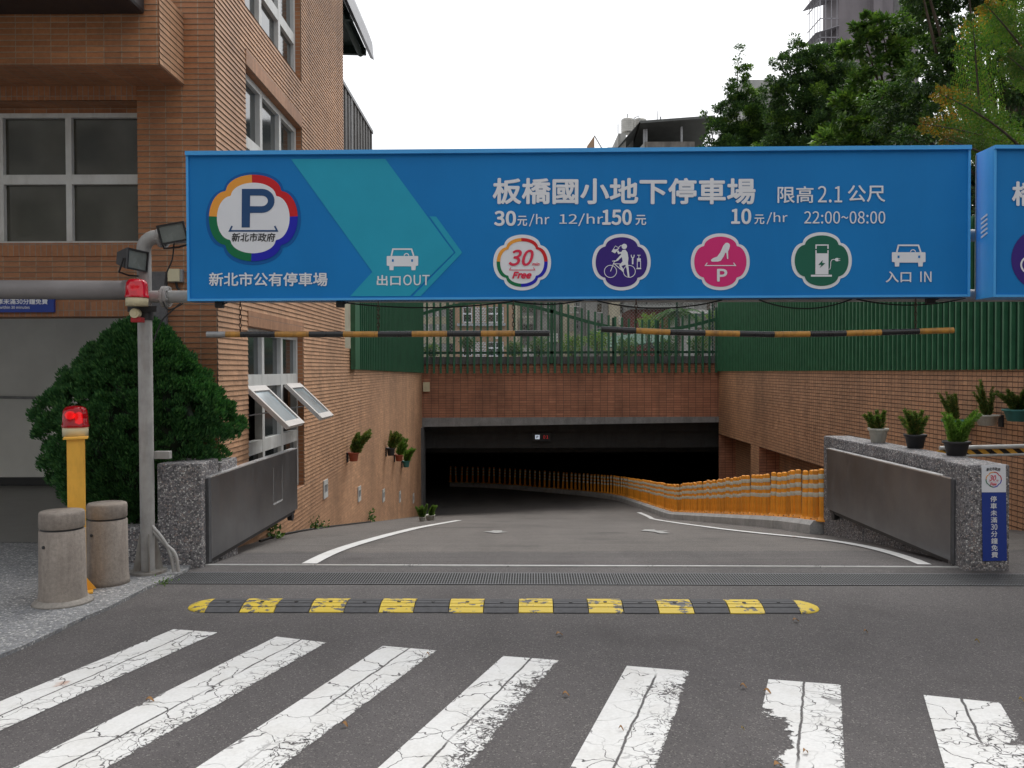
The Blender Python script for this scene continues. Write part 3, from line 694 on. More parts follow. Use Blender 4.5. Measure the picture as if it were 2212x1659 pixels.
# rear wing: bent metal eave and clad balcony
rear = thing('rear_wing', 'rear wing with curved dark metal eave and grey clad balcony rising behind the tiled building', 'building', (-4.2, 17, 0))
xe = -3.13; ye = 20.0
b_ = MB(); b_.box(-9, -4.1, YB + .02, 20.6, -1, 9.6); b_.build('wall', M_conc_d, rear)
e_ = MB(); prof = [(-4.3, 9.95), (-3.7, 9.78), (-3.42, 9.60), (-3.27, 9.36), (-3.165, 9.06), (xe, P(812, 130, ye).z), (-3.215, 8.72), (-3.24, 9.0), (-3.36, 9.34), (-3.72, 9.66), (-4.3, 9.82)]
e_.prism([V3(x, 9.0, z) for x, z in prof], (0, ye - 9.0, 0)); e_.build('eave', simple('eave_metal', (.20, .20, .21), .35, .5, .3, 4), rear, recalc=True)
e_ = MB()
for k in range(6):
    y = 10 + k * 1.95
    e_.prism([V3(-4.25, y, 8.75), V3(-3.28, y, 8.72), V3(-3.28, y, 8.86), V3(-4.25, y, 9.45)], (0, .10, 0))
e_.tube([V3(-3.42, 9, 8.78), V3(-3.42, 19.9, 8.78)], .07, 8); e_.tube([V3(-3.85, 9, 8.86), V3(-3.85, 19.9, 8.86)], .07, 8)
e_.box(-4.3, -3.32, 9, 19.9, 8.90, 8.93); e_.build('eave_bracket', simple('eave_green', (.035, .07, .06), .5, .2, .3), rear, recalc=True)
zt_, zb_2 = P(808, 289, ye).z, 4.2
r_ = MB(); n_ = 44
for k in range(n_):
    y = 12.5 + k * (ye - 12.5) / n_; r_.box(-3.28, -3.20 + (.02 if k % 2 else 0), y, y + (ye - 12.5) / n_ - .012, zb_2, zt_)
r_.build('balcony_cladding', simple('clad_grey', (.13, .125, .12), .6, .2, .3, 4), rear)
r_ = MB(); r_.box(-3.34, -3.16, 12.4, ye + .03, zt_ + .003, zt_ + .07); r_.box(-3.20, -3.165, 17.35, 17.42, zb_2, zt_); r_.build('balcony_rail', M_galv, rear)
r_ = MB(); r_.box(-4.1, -3.3, 12.4, ye, 4.0, 4.18); r_.box(-3.29, -3.19, 12.4, 17.2, 4.2, 5.35);  r_.build('balcony_slab', M_conc, rear)

# ------------------------------------------------------------------ ramp walls
lw = thing('ramp_wall', 'orange tiled ramp wall carrying the hanging ferns and small step lights', 'wall', (XL, 20, -1.5))
mb = MB(); wall_cells(mb, V3(XL, 0, 0), V3(0, 1, 0), YB, YO + .5, -3.4, 1.95, [], rib=V3(1, 0, 0), rel=.010); mb.quad(V3(XL, YO + .5, -3.4), V3(-4, YO + .5, -3.4), V3(-4, YO + .5, 1.95), V3(XL, YO + .5, 1.95)); mb.quad(V3(XL, YB, 1.95), V3(XL, YO + .5, 1.95), V3(-4, YO + .5, 1.95), V3(-4, YB, 1.95))
mb.quad(V3(XL, YF, -1.2), V3(XL, YB, -1.2), V3(XL, YB, -3.4), V3(XL, YF, -3.4)); mb.build('tiled_face', M_tile_y, lw)
mb = MB(); mb.box(XL + .003, XL + .05, 25.6, YO + .5, -3.3, -.13); mb.build('jamb', M_conc_d, lw)
zbw = -.37
rw = thing('retaining_wall', 'long orange tiled retaining wall with recessed bays behind the orange posts', 'wall', (XR, 16, -1.5))
mb = MB(); wall_cells(mb, V3(XR, 0, 0), V3(0, 1, 0), 5.0, YO, -3.4, 1.62, [(22.5, YO, -3.4, zbw), (13.6, 21.75, -3.4, zbw)], rib=V3(-1, 0, 0), h=.066, rel=.006)
mb.quad(V3(XR + .5, 13, -3.4), V3(XR + .5, YO, -3.4), V3(XR + .5, YO, zbw), V3(XR + .5, 13, zbw)); mb.build('tiled_face', M_tile_yr, rw)
mb = MB()
for (a_, b_2) in ((22.5, YO), (13.6, 21.75)):
    mb.quad(V3(XR, a_, zbw), V3(XR, b_2, zbw), V3(XR + .5, b_2, zbw), V3(XR + .5, a_, zbw)); mb.quad(V3(XR, a_, -3.4), V3(XR + .5, a_, -3.4), V3(XR + .5, a_, zbw), V3(XR, a_, zbw)); mb.quad(V3(XR, b_2, -3.4), V3(XR + .5, b_2, -3.4), V3(XR + .5, b_2, zbw), V3(XR, b_2, zbw))
mb.build('bay_reveal', M_tile_xr, rw)
mb = MB(); mb.box(XR, XR + .5, 5.0, YO, 1.623, 1.66); mb.build('coping', M_conc_d, rw)
# the wall above the tunnel mouth
ow = thing('portal_wall', 'stained tiled wall with grey concrete beam above the dark tunnel mouth', 'wall', (1.7, YO, -.13))
zt_t = P(1230, 786, YO).z; zt_c = P(1230, 770, YO).z; zlb = P(1230, 901, YO).z
mb = MB(); mb.box(XL, XR + .6, YO, YO + .6, zlb, zt_t); mb.build('tiled_face', M_tile_xr, ow)
zl1 = P(925, 922, YO).z; zl2 = P(1540, 912, YO).z
mb = MB(); mb.prism([V3(XL, YO - .03, zlb - .003), V3(XR, YO - .03, zlb - .003), V3(XR, YO - .03, zl2), V3(XL, YO - .03, zl1)], (0, .7, 0)); mb.build('beam', M_beam, ow, recalc=True)
mb = MB(); mb.box(XL, XR + .6, YO - .05, YO + .65, zt_t + .003, zt_c); mb.build('coping', M_conc_d, ow)
# tunnel shell
tn = thing('tunnel', 'dark underground tunnel that the ramp curves into', 'tunnel', (2, 32, -2.8))
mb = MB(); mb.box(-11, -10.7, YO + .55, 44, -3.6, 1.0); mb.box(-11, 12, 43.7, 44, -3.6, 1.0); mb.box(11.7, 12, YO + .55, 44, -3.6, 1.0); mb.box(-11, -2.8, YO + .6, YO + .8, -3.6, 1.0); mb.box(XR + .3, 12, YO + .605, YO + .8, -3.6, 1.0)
mb.box(XR + .52, XR + .68, 5.0, YO + .6, -3.7, 1.40); mb.box(-11, XL - .06, YB + .1, YO + .49, -3.7, -.62); mb.build('wall', M_tun, tn)  # unseen outer boxes added to seal stray sky light out of the tunnel
mb = MB(); mb.box(-11, 12, YO + .602, 44, -.32, 1.0); mb.box(-11, 12, YO + .80, YO + 2.0, -.84, -.33); mb.box(-11, 12, YO + 2.003, 44, -1.1, -.33); mb.build('ceiling', M_tun, tn)  # low ceiling drops added to keep sky light off the posts inside
# ------------------------------------------------------------------ fences
FT = 3.6
def fin_fence(name, label, x, sgn, y0, y1, z0a, z0b, pitch, cap=None):
    t = thing(name, label, 'fence', (x, (y0 + y1) / 2, z0a))
    b_ = MB(); b_.prism([V3(x, y0, z0a), V3(x, y1, z0b), V3(x, y1, FT), V3(x, y0, FT)], (-sgn * .02, 0, 0)); b_.build('backing_sheet', M_fgreen_d, t, recalc=True)
    f = MB(); n_ = int((y1 - y0) / pitch)
    for i in range(n_ + 1):
        y = y0 + i * pitch; zb_ = z0a + (z0b - z0a) * (y - y0) / (y1 - y0)
        f.box(min(x + sgn * .003, x + sgn * .055), max(x + sgn * .003, x + sgn * .055), y, y + .035, zb_ - .01, FT + .02)
    f.build('slats', M_fgreen_l if sgn < 0 else M_fgreen, t)
    p_ = MB()
    for k in range(5):
        y = y0 + .1 + (y1 - y0 - .2) * k / 4; p_.box(min(x - sgn * .025, x - sgn * .09), max(x - sgn * .025, x - sgn * .09), y, y + .06, z0a + .05, FT)
    p_.build('post', M_fgreen_d, t); return t
fin_fence('slat_fence', 'tall dark green slatted fence with pale ribs topping the long retaining wall', XR - .02, -1, 5.2, YO - .1, 1.60, 1.52, .165)
t = fin_fence('slat_fence', 'green corrugated fence panel hung on the ramp wall next to the barred railing', XL + .035, 1, 14.9, YO - .15, P(760, 797, 14.6).z, P(912, 805, 25.5).z, .20)
mb = MB(); z_ = P(760, 797, 14.6).z; mb.box(XL + .02, XL + .10, 14.45, 14.88, z_ - .01, FT); mb.build('end_panel', M_fgreen, t)
bf = thing('bar_railing', 'green vertical bar railing with a wave shaped top rail above the tunnel mouth', 'railing', (1.7, YO - .1, 1.5))
def zrail(x): return 3.16 + .44 * math.cos(2 * math.pi * (x + .64) / 9.4)
zb0 = P(1230, 806, YO - .1).z; yb_ = YO - .12
mb = MB(); x = XL + .18
while x < XR - .1:
    mb.box(x - .031, x + .031, yb_ - .026, yb_ + .026, zb0, zrail(x) + .34 + rng.uniform(-.01, .01)); x += .2
mb.build('bars', M_fgreen, bf)
mb = MB(); n_ = 60; xs_ = [XL + .06 + (XR - XL - .1) * i / n_ for i in range(n_ + 1)]
pts = [V3(x, yb_ + .03, zrail(x) + .05) for x in xs_] + [V3(x, yb_ + .03, zrail(x) - .05) for x in reversed(xs_)]
for i in range(n_):
    a_, b_2 = xs_[i], xs_[i + 1]; mb.prism([V3(a_, yb_ + .03, zrail(a_) - .05), V3(b_2, yb_ + .03, zrail(b_2) - .05), V3(b_2, yb_ + .03, zrail(b_2) + .05), V3(a_, yb_ + .03, zrail(a_) + .05)], (0, .04, 0))
mb.build('wave_rail', M_fgreen, bf, recalc=True)
mb = MB(); mb.box(XL, XR, yb_ + .03, yb_ + .07, 2.05, 2.12); mb.build('lower_rail', M_fgreen_d, bf)
for px in (967, 1079, 1192, 1326, 1421):
    x = P(px, 740, yb_).x; mb = MB(); mb.box(x - .045, x + .045, yb_ + .03, yb_ + .12, zt_c - .2, zrail(x) + .3); mb.build('post', M_fgreen_d if px > 1300 else M_fgreen, bf)
cf = thing('chain_link_fence', 'fine grey chain link mesh fence on dark green posts behind the barred railing', 'fence', (1.7, YO + .4, zt_c))
mb = MB(); ym = YO + .42; z0_, z1_ = zt_c, 4.1; H_ = z1_ - z0_; r_w = .0045; st = .105
x = XL - H_
while x < XR + H_:
    for sgn in (1, -1):
        xa, xb = (x, x + H_) if sgn > 0 else (x + H_, x)
        za, zb_ = z0_, z1_
        # clip to the fence
        pts = []
        for (xx, zz) in ((xa, za), (xb, zb_)): pts.append([xx, zz])
        (x0_, z0q), (x1_, z1q) = pts
        dx = x1_ - x0_
        t0 = max(0, min((XL - x0_) / dx, (XR - x0_) / dx)); t1 = min(1, max((XL - x0_) / dx, (XR - x0_) / dx))
        if t1 - t0 > .02:
            a_ = V3(x0_ + dx * t0, ym + .004 * sgn, z0q + H_ * t0); b_2 = V3(x0_ + dx * t1, ym + .004 * sgn, z0q + H_ * t1)
            mb.cyl(a_, b_2, r_w, n=4, caps=False, smooth=False)
    x += st
mb.build('mesh', simple('mesh_wire', (.20, .21, .20), .5, .5, .2), cf)
for px in (938, 1463, 1540, 1210):
    x = P(px, 740, ym).x; mb = MB(); mb.cyl((x, ym + .04, z0_), (x, ym + .04, z1_ + .1), .035, n=10); mb.build('post', M_fgreen_d, cf)

def curve_pts(pts, n_=8):
    """smooth curve through the points"""
    out = []; q = [pts[0] * 2 - pts[1]] + list(pts) + [pts[-1] * 2 - pts[-2]]
    for i in range(1, len(q) - 2):
        a, b, c, d = q[i - 1], q[i], q[i + 1], q[i + 2]
        for j in range(n_): t = j / n_; out.append((b * 2 + (c - a) * t + (a * 2 - b * 5 + c * 4 - d) * t * t + (b * 3 - a - c * 3 + d) * t ** 3) * .5)
    return out + [pts[-1]]
# ------------------------------------------------------------------ sign gantry
YP = 6.76
gan = thing('sign_gantry', 'weathered grey steel pipe gantry with two cross pipes carrying the blue signs', 'gantry', tuple(G(318, 1240, .02)))
pt, pbm = P(310, 512, YP), P(320, 1236, YP)
mb = MB(); rp = .054
lean = (pbm - pt); 
el_ = [pbm.copy(), pt + V3(.002, 0, -.15)]; 
for k in range(7):
    a_ = R_(90) * k / 6; el_.append(pt + V3(.10 - .10 * math.cos(a_), 0, -.10 + .10 * math.sin(a_)))
el_.append(pt + V3(.36, 0, .003)); mb.tube(el_, rp, 18); mb.build('pole', M_pipe, gan)
ax_s = None
zu = P(2103, 511, YP).z; zl = P(370, 641, YP).z; zl2 = P(2103, 641, YP).z
mb = MB(); mb.cyl(pt + V3(.30, 0, 0), (8.0, YP, zu), .048, n=16); mb.build('upper_pipe', M_pipe, gan)
pc = P(312, 641, YP)
mb = MB(); mb.cyl(pc, (8.0, YP, zl2), .048, n=16); mb.build('lower_pipe', M_pipe, gan)
for u_, v_ in ((345, 512), (352, 641)):
    c = P(u_, v_, YP); mb = MB()
    mb.cyl(c, c + V3(.022, 0, 0), .082, n=20); mb.cyl(c + V3(.026, 0, 0), c + V3(.048, 0, 0), .082, n=20)
    for k in range(6): a_ = k * math.pi / 3 + .4; q = c + V3(-.012, math.cos(a_) * .066, math.sin(a_) * .066); mb.cyl(q, q + V3(.072, 0, 0), .009, n=6)
    mb.build('flange', M_pipe, gan)
mb = MB(); q = P(292, 627, YP + .1); mb.cyl(q, P(-700, 622, YP + .1), .075, n=18); mb.lathe([(.003, -.10), (.06, -.085), (.088, 0), (.088, .07), (.003, .075)], q + V3(0, -.02, 0), 18); mb.build('side_arm', simple('arm_grey_paint', (.24, .225, .225), .5, 0, .2, 4, .1), gan)
mb = MB()
for k in range(4):
    a_ = k * math.pi / 2 + .5; dd = V3(math.cos(a_), math.sin(a_), 0); tt = V3(-dd.y, dd.x, 0) * .004
    b0 = V3(pbm.x, pbm.y, .03); mb.prism([b0 + dd * .05 - tt, b0 + dd * .11 - tt, b0 + dd * .105 - tt + V3(0, 0, .04), b0 + dd * .06 - tt + V3(0, 0, .30), b0 + dd * .05 - tt + V3(0, 0, .30)], tt * 2)
mb.cyl((pbm.x, pbm.y, .022), (pbm.x, pbm.y, .04), .14, n=24); mb.build('base_fin', simple('pipe_base', (.26, .25, .23), .6, 0, .3, 9, .1, (.10, .06, .04, .7)), gan, recalc=True)
mb = MB(); q = P(312, 675, YP); mb.cyl(q - V3(0, 0, .06), q + V3(0, 0, .045), .066, n=18); mb.bbox(q.x - .10, q.x + .12, q.y - .075, q.y - .06, q.z + .0, q.z + .045, .003); mb.build('clamp', M_dark, gan)
mb = MB(); q = P(338, 984, YP); mb.bbox(q.x - .03, q.x + .09, YP + .02, YP + .08, q.z - .03, q.z + .03, .004); mb.build('stay_bracket', M_pipe, gan)
mb = MB(); mb.cyl((8.0, YP, 0), (8.0, YP, zu + .1), .06, n=16); mb.build('pole', M_pipe, gan)
# conduits beside the pole foot
for k, off_ in enumerate((0, .035)):
    a_ = P(333, 1140 + k * 8, YP - .01); pts = [a_ + V3(-.02, .0, .02), P(352, 1165 + k * 6, YP - .03) , P(368, 1196, YP - .04) + V3(off_, 0, 0), P(376, 1236, YP - .06) + V3(off_, 0, 0)]
    mb = MB(); mb.tube(curve_pts(pts), .014, 8); mb.build('conduit', M_pipe, None, ['grey plastic conduit curving from the gantry pole foot, hugging the granite pillar', 'grey plastic conduit curving down from the gantry pole on the bush side'][1 - k], 'conduit')

# ------------------------------------------------------------------ overhead sign
BLp, BRp = P(407, 650.5, 6.60), P(2093, 641, 6.53)
exs = (BRp - BLp).normalized(); Wd = (BRp - BLp).length
TLp = P(401, 335, 6.60); Hs = (TLp - BLp).length
ezs = V3(0, 0, 1) - exs * exs.z; ezs.normalize(); nrs = exs.cross(ezs).normalized()       # points to the viewer
if nrs.y > 0: nrs = -nrs
def S(u, v, d=0.0):
    """photo pixel on the sign face -> point on the face, d metres proud"""
    tt = (v - 335) / (650.5 - 335); ul, ur = 401 + 6 * tt, 2093
    s_ = (u - ul) / (ur - ul); vt = 335 - 14 * s_; vb = 650.5 - 9.5 * s_
    return BLp + exs * (Wd * s_) + ezs * (Hs * (vb - v) / (vb - vt)) + nrs * d
SIGN = thing('overhead_sign', 'long blue car park sign with white Chinese writing and round icons over the ramp', 'sign', tuple(BLp.lerp(BRp, .5) - nrs * .1))
DP = .16
mb = MB(); mb.ob(BLp - nrs * DP, exs * Wd, ezs * Hs, nrs * DP); mb.build('face', M_blue, SIGN)
mb = MB(); e_ = .017; pr = .014
mb.ob(BLp - nrs * (DP + .002) - exs * .004, exs * (Wd + .008), ezs * e_, nrs * (DP + pr)); mb.ob(BLp - nrs * (DP + .002) + ezs * (Hs - .006) - exs * .004, exs * (Wd + .008), ezs * .03, nrs * (DP + pr + .016))
mb.ob(BLp - nrs * (DP + .002) - exs * .004 + ezs * e_, exs * e_, ezs * (Hs - .006 - e_), nrs * (DP + pr)); mb.ob(BLp - nrs * (DP + .002) + exs * (Wd + .004 - e_) + ezs * e_, exs * e_, ezs * (Hs - .006 - e_), nrs * (DP + pr))
mb.build('border', M_blue_e, SIGN)
def poly_px(mb, pts, d, mp):
    from mathutils.geometry import tessellate_polygon
    q = [V3(x, y, 0) for x, y in pts]; tri = tessellate_polygon([q]); mb.add([mp(x, y, d) for x, y in pts], [tuple(t) for t in tri])
def ring_px(mb, outer, inner, d, mp, sel=None):
    n_ = len(outer); o = [mp(x, y, d) for x, y in outer]; i_ = [mp(x, y, d) for x, y in inner]
    fs = [(k, (k + 1) % n_, n_ + (k + 1) % n_, n_ + k) for k in range(n_) if sel is None or sel(k)]
    us_ = sorted({i for f in fs for i in f}); ix = {v_: i for i, v_ in enumerate(us_)}; al = o + i_
    mb.add([al[i] for i in us_], [tuple(ix[i] for i in f) for f in fs])
def ribbon(mb, pts, w_, d, mp, closed=False):
    q = [Vector((x, y)) for x, y in pts]; n_ = len(q); L, R2 = [], []
    for i in range(n_):
        a_ = q[i - 1] if (i or closed) else None; b_2 = q[(i + 1) % n_] if (i < n_ - 1 or closed) else None
        d1 = (q[i] - a_).normalized() if a_ is not None else None; d2 = (b_2 - q[i]).normalized() if b_2 is not None else None
        if d1 is None: d1 = d2
        if d2 is None: d2 = d1
        n1, n2 = Vector((-d1.y, d1.x)), Vector((-d2.y, d2.x)); mm = (n1 + n2)
        if mm.length < .2: mm = n1
        mm.normalize(); k = w_ / 2 / max(.35, mm.dot(n1)); L.append(q[i] + mm * k); R2.append(q[i] - mm * k)
    vs = [mp(p_.x, p_.y, d) for p_ in L] + [mp(p_.x, p_.y, d) for p_ in R2]
    mb.add(vs, [(i, (i + 1) % n_, n_ + (i + 1) % n_, n_ + i) for i in range(n_ if closed else n_ - 1)])
def circ(cx, cy, rx, ry=None, n_=28): ry = ry or rx; return [(cx + rx * math.cos(2 * math.pi * k / n_), cy + ry * math.sin(2 * math.pi * k / n_)) for k in range(n_)]
def plum(cx, cy, rx, ry, n_=24):
    """outline of four round lobes, like a plum blossom with four petals"""
    out = []
    for L in range(4):
        for k in range(n_):
            a_ = -math.pi / 2 + math.pi * (k + .5) / n_; x, y = .62 + .38 * math.cos(a_), .62 * math.sin(a_); r_ = L * math.pi / 2
            out.append((cx + rx * (x * math.cos(r_) - y * math.sin(r_)), cy + ry * (x * math.sin(r_) + y * math.cos(r_))))
    return out
FONT = None
try: FONT = bpy.data.fonts.load(bpy.utils.system_resource('DATAFILES') + '/fonts/Noto Sans CJK Regular.woff2')
except Exception: FONT = None
TXT = {}
def glyphs(s_, shear):
    if (s_, shear) in TXT: return TXT[(s_, shear)]
    cu = bpy.data.curves.new('lettering', 'FONT'); cu.body = s_; cu.shear = shear; cu.resolution_u = 4
    if FONT: cu.font = FONT
    o = bpy.data.objects.new('lettering', cu); COL.objects.link(o)
    dg = bpy.context.evaluated_depsgraph_get(); me = bpy.data.meshes.new_from_object(o.evaluated_get(dg))
    vs = np.array([v_.co[:2] for v_ in me.vertices]); fs = [tuple(p_.vertices) for p_ in me.polygons]
    bpy.data.objects.remove(o); bpy.data.curves.remove(cu); bpy.data.meshes.remove(me)
    TXT[(s_, shear)] = (vs, fs); return vs, fs
def text_px(mb, s_, x0, y0, x1, y1, d, mp, bold=0.0, shear=0.0, curve=None):
    vs, fs = glyphs(s_, shear); lo, hi = vs.min(0), vs.max(0)
    x0 += bold; x1 -= bold; y0 += bold; y1 -= bold
    q = np.stack([x0 + (vs[:, 0] - lo[0]) / (hi[0] - lo[0]) * (x1 - x0), y1 - (vs[:, 1] - lo[1]) / (hi[1] - lo[1]) * (y1 - y0)], 1)
    if curve: q[:, 1] += curve * (2 * (q[:, 0] - x0) / (x1 - x0) - 1) ** 2
    sh = [(0, 0)] if bold <= 0 else [(bold * math.cos(k * math.pi / 4), bold * math.sin(k * math.pi / 4)) for k in range(8)] + [(0, 0)]
    for i, (dx, dy) in enumerate(sh): mb.add([mp(x + dx, y + dy, d + i * .00012) for x, y in q], fs)
def ZM(ox, oy, sc_, mp=None): return lambda x, y, d: (mp or S)((ox + x / sc_) / 1.4756, (oy + y / sc_) / 1.4756, d)
Z1, Z5, Z6 = ZM(590, 490, 2.431), ZM(1500, 520, 2.458), ZM(2300, 460, 2.2946)
D1, D2, D3, D4 = .003, .0055, .008, .0105
mb = MB(); poly_px(mb, [(820, 40), (1556, 40), (2095, 765), (1755, 1104), (1290, 1104), (1462, 915)], D1, Z1); poly_px(mb, [(1903, 484), (1955, 486), (2160, 765), (1838, 1104), (1778, 1104), (2108, 765)], D1, Z1); mb.build('arrow_panel', M_teal, SIGN)
def quad_ring(cx, cy, rx, ry, k_in, d, mp, par, mats, kin2=None):
    o, i_ = plum(cx, cy, rx, ry), plum(cx, cy, rx * k_in, ry * k_in); n_ = len(o)
    for name, mm, cond in (('orange', mats[0], lambda x, y: x < 0 and y < 0), ('red', mats[1], lambda x, y: x >= 0 and y < 0), ('green', mats[2], lambda x, y: x < 0 and y >= 0), ('blue', mats[3], lambda x, y: x >= 0 and y >= 0)):
        mb = MB(); ring_px(mb, o, i_, d, mp, lambda k: cond((o[k][0] + o[(k + 1) % n_][0]) / 2 - cx + 1e-3, (o[k][1] + o[(k + 1) % n_][1]) / 2 - cy + 1e-3)); mb.build('emblem_rim', mm, par)
QM = (M_or, M_red, M_grn, M_bl2)
# large parking emblem
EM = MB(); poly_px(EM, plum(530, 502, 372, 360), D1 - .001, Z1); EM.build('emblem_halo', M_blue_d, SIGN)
quad_ring(530, 498, 347, 335, .815, D2, Z1, SIGN, QM)
mb = MB(); poly_px(mb, plum(530, 498, 284, 273), D2 + .0004, Z1); mb.build('emblem', M_signw, SIGN)
mb = MB(); poly_px(mb, [(440, 273), (505, 273), (505, 572), (440, 572)], D3, Z1)
arc = [(505, 299), (596, 299)] + [(596 + 66 * 1.12 * math.sin(a_), 366 - 67 * math.cos(a_)) for a_ in np.linspace(.25, math.pi - .25, 12)] + [(596, 433), (505, 433)]
ribbon(mb, arc, 52, D3, Z1); ribbon(mb, [(366, 560), (347, 598), (718, 598), (698, 560)], 13, D3, Z1); mb.build('emblem_letter', M_navy, SIGN)
mb = MB(); text_px(mb, '新北市政府', 362, 614, 705, 682, D3, Z1, 1.2, .12); mb.build('lettering', M_black, SIGN)
# white writing
def car_icon(mb, x0, y0, x1, y1, mp, d):
    def q(x, y): return (x0 + (x - 1573) / 244 * (x1 - x0), y0 + (y - 733) / 169 * (y1 - y0))
    poly_px(mb, [q(*p_) for p_ in ((1576, 792), (1815, 792), (1818, 798), (1818, 866), (1800, 870), (1797, 902), (1767, 902), (1764, 872), (1628, 872), (1626, 902), (1596, 902), (1594, 870), (1574, 866), (1573, 798))], d, mp)
    ribbon(mb, [q(1609, 791), q(1621, 739), q(1766, 739), q(1783, 791)], 12 * (x1 - x0) / 244, d, mp)
    ribbon(mb, [q(1727 + 18 * math.cos(a_), 791 - 18 * math.sin(a_)) for a_ in np.linspace(.05, math.pi - .05, 10)], 7 * (x1 - x0) / 244, d, mp)
    return [[q(1614, 818), q(1628, 818), q(1628, 837), q(1614, 837)], [q(1764, 818), q(1778, 818), q(1778, 837), q(1764, 837)]]
for (s_, bb, mp, bo) in (('板橋國小地下停車場', (1067, 384, 1634, 441), S, 1.6), ('30', (1070.5, 455, 1118, 488), S, 1.3), ('元', (1121, 466, 1142, 488), S, .45), ('/hr', (1146, 462, 1190, 489), S, .1), ('12/hr', (1212, 461, 1306, 488), S, .1), ('150', (1304, 452, 1368, 486), S, 1.3), ('元', (1376, 464, 1399, 486), S, .45),
                         ('限高', (415, 305, 677, 428), Z6, 1.6), ('2.1', (708, 303, 885, 425), Z6, .6), ('公尺', (925, 297, 1197, 420), Z6, 1.6), ('10', (78, 468, 225, 583), Z6, 4.2), ('元', (247, 512, 320, 583), Z6, 1.4), ('/hr', (335, 496, 488, 583), Z6, .3), ('22:00~08:00', (610, 488, 1198, 579), Z6, .4), ('入口', (1203, 928, 1388, 1010), Z6, 1.6), ('IN', (1453, 930, 1535, 1007), Z6, .8),
                         ('新北市公有停車場', (188, 920, 1113, 1027), Z1, 2.2), ('出口', (1497, 940, 1683, 1022), Z1, 2.0), ('OUT', (1703, 938, 1908, 1020), Z1, .8)):
    mb = MB(); text_px(mb, s_, *bb, D2, mp, bo); mb.build('lettering', M_signw, SIGN)
mb = MB(); h1 = car_icon(mb, 1573, 733, 1817, 902, Z1, D2); mb.build('car_icon', M_signw, SIGN)
mb2 = MB(); h2 = None
mb = MB(); h2 = car_icon(mb, 1247, 732, 1490, 893, Z6, D2); mb.build('car_icon', M_signw, SIGN)
mb = MB(); [poly_px(mb, q, D3, Z1) for q in h1]; [poly_px(mb, q, D3, Z6) for q in h2]; mb.build('car_headlight', M_blue, SIGN)
# free half hour badge
mb = MB(); poly_px(mb, plum(418, 778, 227, 219), D1, Z5); mb.build('badge', M_signw, SIGN)
quad_ring(418, 778, 200, 192, .865, D2, Z5, SIGN, QM)
mb = MB(); text_px(mb, '30', 312, 677, 508, 805, D3, Z5, 3.5, .28); text_px(mb, 'min', 495, 778, 555, 803, D3, Z5, 1.4, .28); ribbon(mb, [(330, 817), (319, 837), (519, 837), (506, 817)], 5, D3, Z5); text_px(mb, 'Free', 340, 850, 493, 906, D3, Z5, 4.0, .28); mb.build('badge_lettering', M_pinkred, SIGN)
def badge(cx, cy, rx, ry, k, mm, mp):
    mb = MB(); poly_px(mb, plum(cx, cy, rx, ry), D1, mp); mb.build('badge', M_signw, SIGN)
    mb = MB(); poly_px(mb, plum(cx, cy, rx * k, ry * k), D2, mp); mb.build('badge_field', mm, SIGN)
badge(1196, 775, 229, 222, .882, M_pur, Z5)
def bike(mb, mp, d, s_=lambda x, y: (x, y)):
    A_ = lambda pts: [s_(*p_) for p_ in pts]
    ribbon(mb, A_(circ(1110, 848, 48)), 5, d, mp, True); ribbon(mb, A_(circ(1257, 848, 47)), 5, d, mp, True)
    ribbon(mb, A_([(1110, 848), (1139, 772), (1164, 762)]), 6, d + .0003, mp); ribbon(mb, A_([(1122, 768), (1150, 764)]), 6, d + .0006, mp); ribbon(mb, A_([(1136, 786), (1214, 852)]), 7, d + .0009, mp); ribbon(mb, A_([(1142, 788), (1200, 790)]), 6, d + .0012, mp)
    poly_px(mb, A_(circ(1217, 652, 21)), d + .0003, mp)
    poly_px(mb, A_([(1202, 680), (1226, 678), (1242, 700), (1250, 745), (1246, 778), (1252, 830), (1259, 893), (1246, 893), (1236, 830), (1226, 796), (1196, 806), (1214, 838), (1202, 852), (1178, 804), (1180, 796), (1204, 770), (1198, 735), (1168, 764), (1150, 768), (1158, 752), (1192, 716), (1190, 708), (1170, 714), (1158, 690), (1170, 682), (1180, 698), (1196, 694)]), d + .0015, mp)
    poly_px(mb, A_([(1117, 692), (1130, 672), (1150, 676), (1176, 664), (1143, 706)]), d + .0003, mp); ribbon(mb, A_([(1120, 690), (1148, 648), (1176, 665), (1144, 704)]), 4, d + .0006, mp); ribbon(mb, A_([(1172, 660), (1190, 644), (1200, 650)]), 5, d + .0009, mp)
    ribbon(mb, A_([(1283, 744), (1283, 792)]), 12, d, mp); ribbon(mb, A_([(1271, 718), (1274, 736), (1283, 742), (1292, 736), (1295, 718)]), 7, d + .0003, mp)
    ribbon(mb, A_([(1319, 768), (1345, 768), (1345, 822), (1319, 822)]), 5, d, mp, True); ribbon(mb, A_([(1312, 827), (1350, 827)]), 7, d + .0003, mp); ribbon(mb, A_([(1318, 721), (1344, 721)]), 5, d, mp); ribbon(mb, A_([(1331, 723), (1331, 746)]), 5, d, mp); poly_px(mb, A_([(1317, 746), (1346, 746), (1346, 764), (1317, 764)]), d + .0006, mp)
mb = MB(); bike(mb, Z5, D3); mb.build('badge_picture', M_signw, SIGN)
badge(1968, 772, 230, 223, .885, M_mag, Z5)
mb = MB(); poly_px(mb, [(2008, 624), (2024, 623), (2038, 632), (2042, 648), (2036, 672), (2027, 690), (2029, 750), (2020, 750), (2014, 704), (2006, 700), (1994, 730), (1972, 764), (1950, 771), (1905, 772), (1895, 766), (1895, 757), (1910, 744), (1942, 732), (1966, 700), (1990, 645)], D3, Z5)
